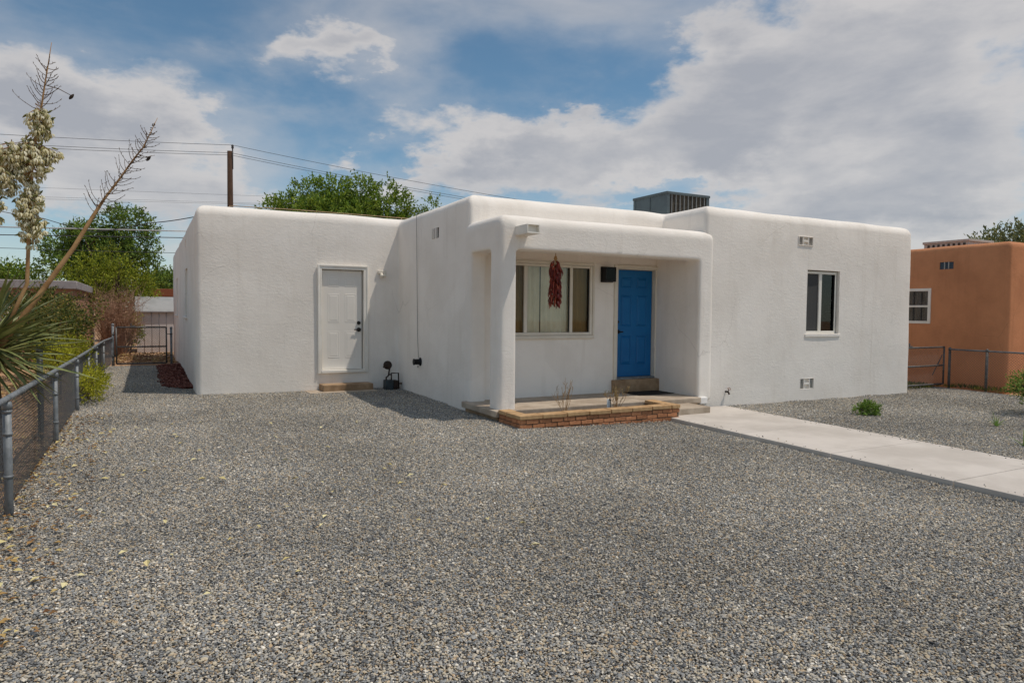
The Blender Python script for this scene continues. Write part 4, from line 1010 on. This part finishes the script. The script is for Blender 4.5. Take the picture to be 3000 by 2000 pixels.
pk = thing('pink_house', (-5, 28, 0), 'low pink stucco house with grey flat-roof fascia behind the yucca', 'house')
B((-12, 24, -.1), (-1.98, 32, 2.25)).build('wall', M['pinkwall'], pk)
RB((-12.2, 23.85, 2.22), (-1.86, 32.2, 2.46), .02, 1).build('roof', M['fascia'], pk)
B((-2.12, 31.5, -.1), (-1.93, 32.03, 2.2)).build('corner_post', M['trim'], pk)
for a, b in ((-4.3, -3.5), (-7, -6)):
    w = RB((a, 23.95, 1.15), (b, 24.02, 1.95), .01, 1).build('window', M['trim'], pk); B((a + .06, 23.94, 1.2), (b - .06, 23.948, 1.9)).build('pane', M['glass'], w)

sh = thing('garden_shed', (1, 30, 0), 'white metal garden shed with gambrel roof behind the side gate', 'shed')
x0, x1, y0, y1, ze = -.405, 2.4, 29.3, 31.6, 1.555
B((x0 + .02, y0 + .02, -.2), (x1 - .02, y1 - .02, ze)).build('wall', M['shed'], sh)
k = x0
while k < x1 - .1:
    RB((k, y0 - .012, -.1), (k + .235, y0 + .019, ze - .01), .012, 1).build('panel', M['shed'], sh); k += .252
V = []
for x, q in ((x0 - .06, 0), (x1 + .06, 0)):
    V += [(x, y0 - .1, ze), (x, y0 + .55, ze + .42), (x, (y0+y1)/2, ze + .58), (x, y1 - .55, ze + .42), (x, y1 + .1, ze)]
MB().add(V, [(0, 1, 6, 5), (1, 2, 7, 6), (2, 3, 8, 7), (3, 4, 9, 8), (0, 5, 9, 4), (0, 4, 3, 2, 1), (5, 6, 7, 8, 9)]).build('roof', M['shedroof'], sh)
B((x0 - .07, y0 - .12, ze - .03), (x1 + .07, y0 - .10, ze + .012)).build('eave_trim', M['fascia'], sh)
bb = thing('brown_outbuilding', (3, 38, 0), 'red-brown flat roof edge showing above the white shed', 'building')
B((.35, 37, -.2), (6, 41, 2.3)).build('wall', M['redroof'], bb); RB((.15, 36.8, 2.25), (6.2, 41.2, 2.62), .02, 1).build('roof', M['redroof'], bb)

# ------------------------------------------------------------------ pole and wires
pole = thing('utility_pole', (3.97, 39.8, 0), 'dark wooden utility pole rising behind the garage roof', 'pole')
MB().tube([(3.95, 39.8, -.3), (3.96, 39.8, 10.15)], [.19, .135], 12).build('shaft', M['wood'], pole)
MB().tube([(4.09, 39.75, 9.2), (4.09, 39.75, 10.35)], .035, 8).build('bracket', M['cable'], pole)
MB().lathe([(.05, 0), (.075, .04), (.05, .08), (.075, .12), (.04, .2)], 10, Matrix.Translation((4.09, 39.75, 10.30))).build('insulator', M['cable'], pole)
def wire(pts, sag, r, m, label):
    P = []
    sg = sag if isinstance(sag, tuple) else (sag,) * len(pts)
    for (a, b), sa in zip(zip(pts, pts[1:]), sg):
        a = Vector(a); b = Vector(b)
        for k in range(25):
            f = k / 24; q = a.lerp(b, f); q.z -= sa * 4 * f * (1 - f)
            if not P or (q - P[-1]).length > 1e-4: P.append(q)
    o = MB().tube(P, r, 5).build('power_line', m); tag(o, label, 'power line', 'overhead wires')
wire([(-45, 42.9, 10.45), (4.09, 39.75, 10.48), (45, 27.9, 6.2)], (.9, .7), .011, M['cable'], 'topmost thin wire passing over the utility pole tip')
wire([(-45, 42.9, 10.0), (4.0, 39.7, 10.05), (45, 27.8, 5.85)], (.9, .7), .011, M['cable'], 'middle of the three thin wires at the pole top')
wire([(-45, 42.9, 9.85), (4.0, 39.7, 9.93), (45, 27.7, 5.7)], (.9, .7), .011, M['cable'], 'lowest of the three thin wires at the pole top')
wire([(-38, 22.75, 2.56), (3.0, 25.1, 4.31)], .01, .020, M['palecable'], 'thick pale cable crossing before the big dark tree')
wire([(-38, 22.75, 2.23), (3.0, 25.1, 4.10)], .01, .014, M['cable'], 'dark cable just below the thick pale cable')
wire([(-38, 22.5, 2.86), (-1.4, 24.9, 3.45), (3.4, 25.0, 3.62)], .03, .008, M['cable'], 'thin dark wire below the two heavy cables')
wire([(-12, 33, 7.0), (-3.65, 23.7, 4.36), (-2.43, 21.9, 4.03), (-1.18, 19.97, 3.56), (0.05, 17.5, 3.60), (0.86, 15.85, 3.60)], .015, .010, M['cable'], 'sagging service cable running to the garage parapet corner')
wire([(-70, 58, 7.4), (8.5, 59.6, 11.0)], .1, .008, M['cable'], 'faint far wire, highest of three above the dark tree')
wire([(-70, 58, 6.5), (11, 59.4, 10.5)], .1, .008, M['cable'], 'faint far wire, middle of three above the dark tree')
wire([(-70, 58, 6.1), (13, 59.2, 10.5)], .1, .008, M['cable'], 'faint far wire, lowest of three above the dark tree')
rp = MB().tube([(1.4, 14.2, 3.66), (2.6, 14.2, 3.68), (4.9, 14.2, 3.675), (5.5, 14.2, 3.66)], .007, 6)
rp.tube([(4.85, 14.2, 3.3), (4.85, 14.2, 3.675)], .008, 6).tube([(1.4, 14.2, 3.3), (1.4, 14.2, 3.66)], .008, 6)
tag(rp.build('roof_pipe', M['edgecon']), 'thin rusty pipe running along the garage roof edge', 'pipe')

# ------------------------------------------------------------------ things on the walls
lp = thing('wall_lantern', (7.42, YM, 2.22), 'square black wall lantern between the porch window and the blue door', 'lamp')
RB((7.285, YM - .03, 2.225), (7.555, YM - .004, 2.51), .006, 1).build('back_plate', M['black'], lp)
f = MB()
for a, b in (((7.30, YM - .14, 2.235), (7.54, YM - .12, 2.26)), ((7.30, YM - .14, 2.475), (7.54, YM - .12, 2.50)), ((7.30, YM - .14, 2.26), (7.322, YM - .12, 2.475)), ((7.518, YM - .14, 2.26), (7.54, YM - .12, 2.475)),
             ((7.30, YM - .12, 2.235), (7.322, YM - .03, 2.50)), ((7.518, YM - .12, 2.235), (7.54, YM - .03, 2.50)), ((7.322, YM - .12, 2.48), (7.518, YM - .03, 2.50)), ((7.322, YM - .12, 2.235), (7.518, YM - .03, 2.25))): f.rbox(a, b, .004, 1)
f.build('frame', M['black'], lp)
B((7.322, YM - .136, 2.26), (7.518, YM - .132, 2.475)).build('pane', M['lampdark'], lp)
MB().lathe([(.01, -.05), (.03, -.02), (.033, .01), (.02, .04), (.012, .06)], 12, Matrix.Translation((7.44, YM - .075, 2.37))).build('bulb', M['lampglass'], lp)
fd = thing('flood_light', (4.28, YG, 2.42), 'small bare-bulb flood light on the shaded wall by the side door', 'lamp')
RB((4.19, YG - .03, 2.43), (4.37, YG + .01, 2.50), .01, 2).build('mount', M['cream'], fd)
MB().lathe([(.02, 0), (.03, .03), (.045, .09), (.04, .11), (.01, .115)], 12, Matrix.Translation((4.26, YG - .03, 2.44)) @ Matrix.Rotation(R(135), 4, 'X')).build('lamp_head', M['cream'], fd)
MB().lathe([(.01, 0), (.035, .02), (.035, .05), (.01, .07)], 12, Matrix.Translation((4.31, YG - .07, 2.41)) @ Matrix.Rotation(R(120), 4, 'X')).build('bulb', M['bulb'], fd)

gm = thing('gas_meter', (4.40, 13.5, .02), 'dark gas meter with round regulator in the corner by the side door', 'gas meter')
RB((4.255, 13.40, .04), (4.42, 13.60, .25), .02, 2).build('body', M['meter'], gm); RB((4.425, 13.42, .06), (4.52, 13.58, .24), .015, 2).build('index_box', M['rust'], gm)
MB().lathe([(.03, 0), (.085, .01), (.09, .03), (.085, .05), (.03, .065)], 18, Matrix.Translation((4.33, 13.52, .555)) @ Matrix.Rotation(R(90), 4, 'X') @ Matrix.Rotation(R(-25), 4, 'Y')).build('regulator', M['rust'], gm)
t = MB(); t.tube([(4.29, 13.5, .24), (4.29, 13.5, .30), (4.34, 13.5, .34), (4.36, 13.5, .48)], .018, 8); t.tube([(4.40, 13.5, .24), (4.40, 13.5, .385), (4.55, 13.5, .385), (4.56, 13.5, .10)], .015, 8); t.tube([(4.56, 13.5, .165), (4.625, 13.5, .165)], .015, 8); t.tube([(4.34, 13.5, .36), (4.40, 13.5, .36)], .014, 8)
t.tube([(4.56, 13.5, .10), (4.56, 13.5, -.05)], .016, 8).tube([(4.27, 13.5, .06), (4.27, 13.5, -.05)], .02, 8)
t.build('pipework', M['rust'], gm)
MB().tube([(4.24, 13.50, .52), (4.24, 13.44, .52)], .022, 8).build('vent_cap', M['rust'], gm)

cbx = thing('cable_box', (XS - .06, 12.4, .6), 'black cable junction spool low on the shaded porch-side wall', 'box')
t = MB().lathe([(.07, 0), (.082, .006), (.082, .02), (.055, .03), (.055, .13), (.062, .135), (.062, .15)], 18, Matrix.Translation((XS + .01, 12.42, .69)) @ Matrix.Rotation(R(-90), 4, 'Y'))
t.build('drum', M['black'], cbx); MB().tube([(XS - .05, 12.42, .62), (XS - .05, 12.42, .575)], .008, 6).build('plug', M['black'], cbx)
t = MB().tube([(XS + .12, 12.60, 3.66), (XS - .02, 12.60, 3.58), (XS - .018, 12.60, 3.3), (XS - .012, 12.58, 2.0), (XS - .012, 12.55, 1.2), (XS - .012, 12.50, .76)], .0045, 5)
tag(t.build('wall_cable', M['cable']), 'thin dark cable hanging straight down the shaded porch-side wall', 'cable')
fc = thing('hose_bib', (9.3, YR, .24), 'small dark faucet low on the wing wall beside the walk', 'faucet')
MB().tube([(9.30, YR + .03, .25), (9.30, YR - .07, .25), (9.29, YR - .10, .21)], [.016, .018, .016], 8).build('spout', M['rust'], fc)
MB().tube([(9.305, YR - .055, .25), (9.315, YR - .065, .30)], .008, 6).build('valve', M['rust'], fc)
MB().tube([(9.325 + .03 * math.cos(a), YR - .065 + .012 * math.sin(a), .305 + .02 * math.sin(a)) for a in [k * .5236 for k in range(13)]], .005, 5).build('handle', M['redroof'], fc)

# ristra
rs = thing('chile_ristra', (5.78, 9.36, 1.74), 'long dark red chile ristra hanging from the porch beam', 'ristra')
b = MB(); rd = random.Random(15); RX, RY = 5.765, 9.33
for i in range(230):
    z = 2.50 - .64 * (i / 230) ; a = rd.uniform(0, 6.28); w = .072 if z < 2.45 else .05
    if z < 1.92: w = .06
    p0 = Vector((RX + .02 * math.cos(a), RY + .02 * math.sin(a), z)); L = rd.uniform(.09, .135)
    d = Vector((math.cos(a) * 1.0, math.sin(a) * 1.0, -rd.uniform(.5, 1.2))).normalized(); p1 = p0 + d * w * 1.05; p2 = p1 + (d * .35 + Vector((0, 0, -1)) + rvec(rd) * .35).normalized() * L * .5; p3 = p2 + (Vector((0, 0, -1)) + rvec(rd) * .6).normalized() * L * .45
    b.tube([p0, p1, p2, p3], [.006, .0125, .010, .002], 5)
o = b.build('chile_pods', M['chile'], rs); o['kind'] = 'stuff'
MB().tube([(RX, RY, 2.66), (RX, RY, 1.9)], .006, 6).lathe([(.012, 0), (.03, .03), (.02, .07), (.006, .09)], 8, Matrix.Translation((RX, RY, 2.49))).build('tie', M['straw'], rs)

dm = thing('door_mat', (8.15, 9.85, .19), 'dark rubber door mat on the porch before the blue door', 'mat')
RB((7.72, 9.60, .191), (8.54, 10.10, .203), .005, 1).build('pad', M['rubber'], dm)

# ------------------------------------------------------------------ litter
rd = random.Random(77)
def litter(n, fx_, fy_, size, m, name, label, cat):
    b = MB()
    for _ in range(n):
        x = fx_(); y = fy_(); z = gz(x, y) + .018 + rd.uniform(0, .012); a = rd.uniform(0, 6.28); s = size * rd.uniform(.6, 1.4)
        d = Vector((math.cos(a), math.sin(a), rd.uniform(-.15, .35))); leaf(b, Vector((x, y, z)), d, Vector((rd.uniform(-.3, .3), rd.uniform(-.3, .3), 1)), s, s * .55, .3)
    tag(b.build(name, m), label, cat, None, 'stuff')
litter(900, lambda: -1.06 + rd.random() ** 2.6 * .6, lambda: rd.uniform(4.0, 12), .046, M['fallen'], 'fallen_leaves', 'dry brown and yellow leaves drifted along the left fence foot', 'leaves')
litter(150, lambda: -1.0 + rd.random() ** 2.2 * 3.8, lambda: 4.2 + rd.random() ** 1.2 * 7, .058, M['petal'], 'fallen_petals', 'pale yellow petals scattered on the gravel near the fence', 'petals')
litter(9000, lambda: -1.05 - rd.random() ** 1.3 * 3.2, lambda: 5 + rd.random() ** 1.4 * 14, .055, M['fallen'], 'leaf_litter', 'dry leaf litter on the bare earth behind the fence', 'leaf litter')
litter(900, lambda: rd.uniform(-.9, .7), lambda: rd.uniform(21.9, 27), .09, M['fallen'], 'dry_weeds', 'dry weeds on the tan earth behind the side gate', 'weeds')
b = MB()
for _ in range(420):
    x = rd.uniform(14.9, 17.6); y = rd.uniform(9.55, 10.6) if x < 17 else rd.uniform(8.2, 9.6)
    for k in range(4): leaf(b, Vector((x + rd.uniform(-.05, .05), y + rd.uniform(-.05, .05), -.06)), Vector((rd.uniform(-.5, .5), rd.uniform(-.5, .5), 1)), rvec(rd), rd.uniform(.05, .12), .02)
tag(b.build('weeds', M['leaf_rose']), 'low weeds at the foot of the orange wall by the gate', 'weeds', None, 'stuff')
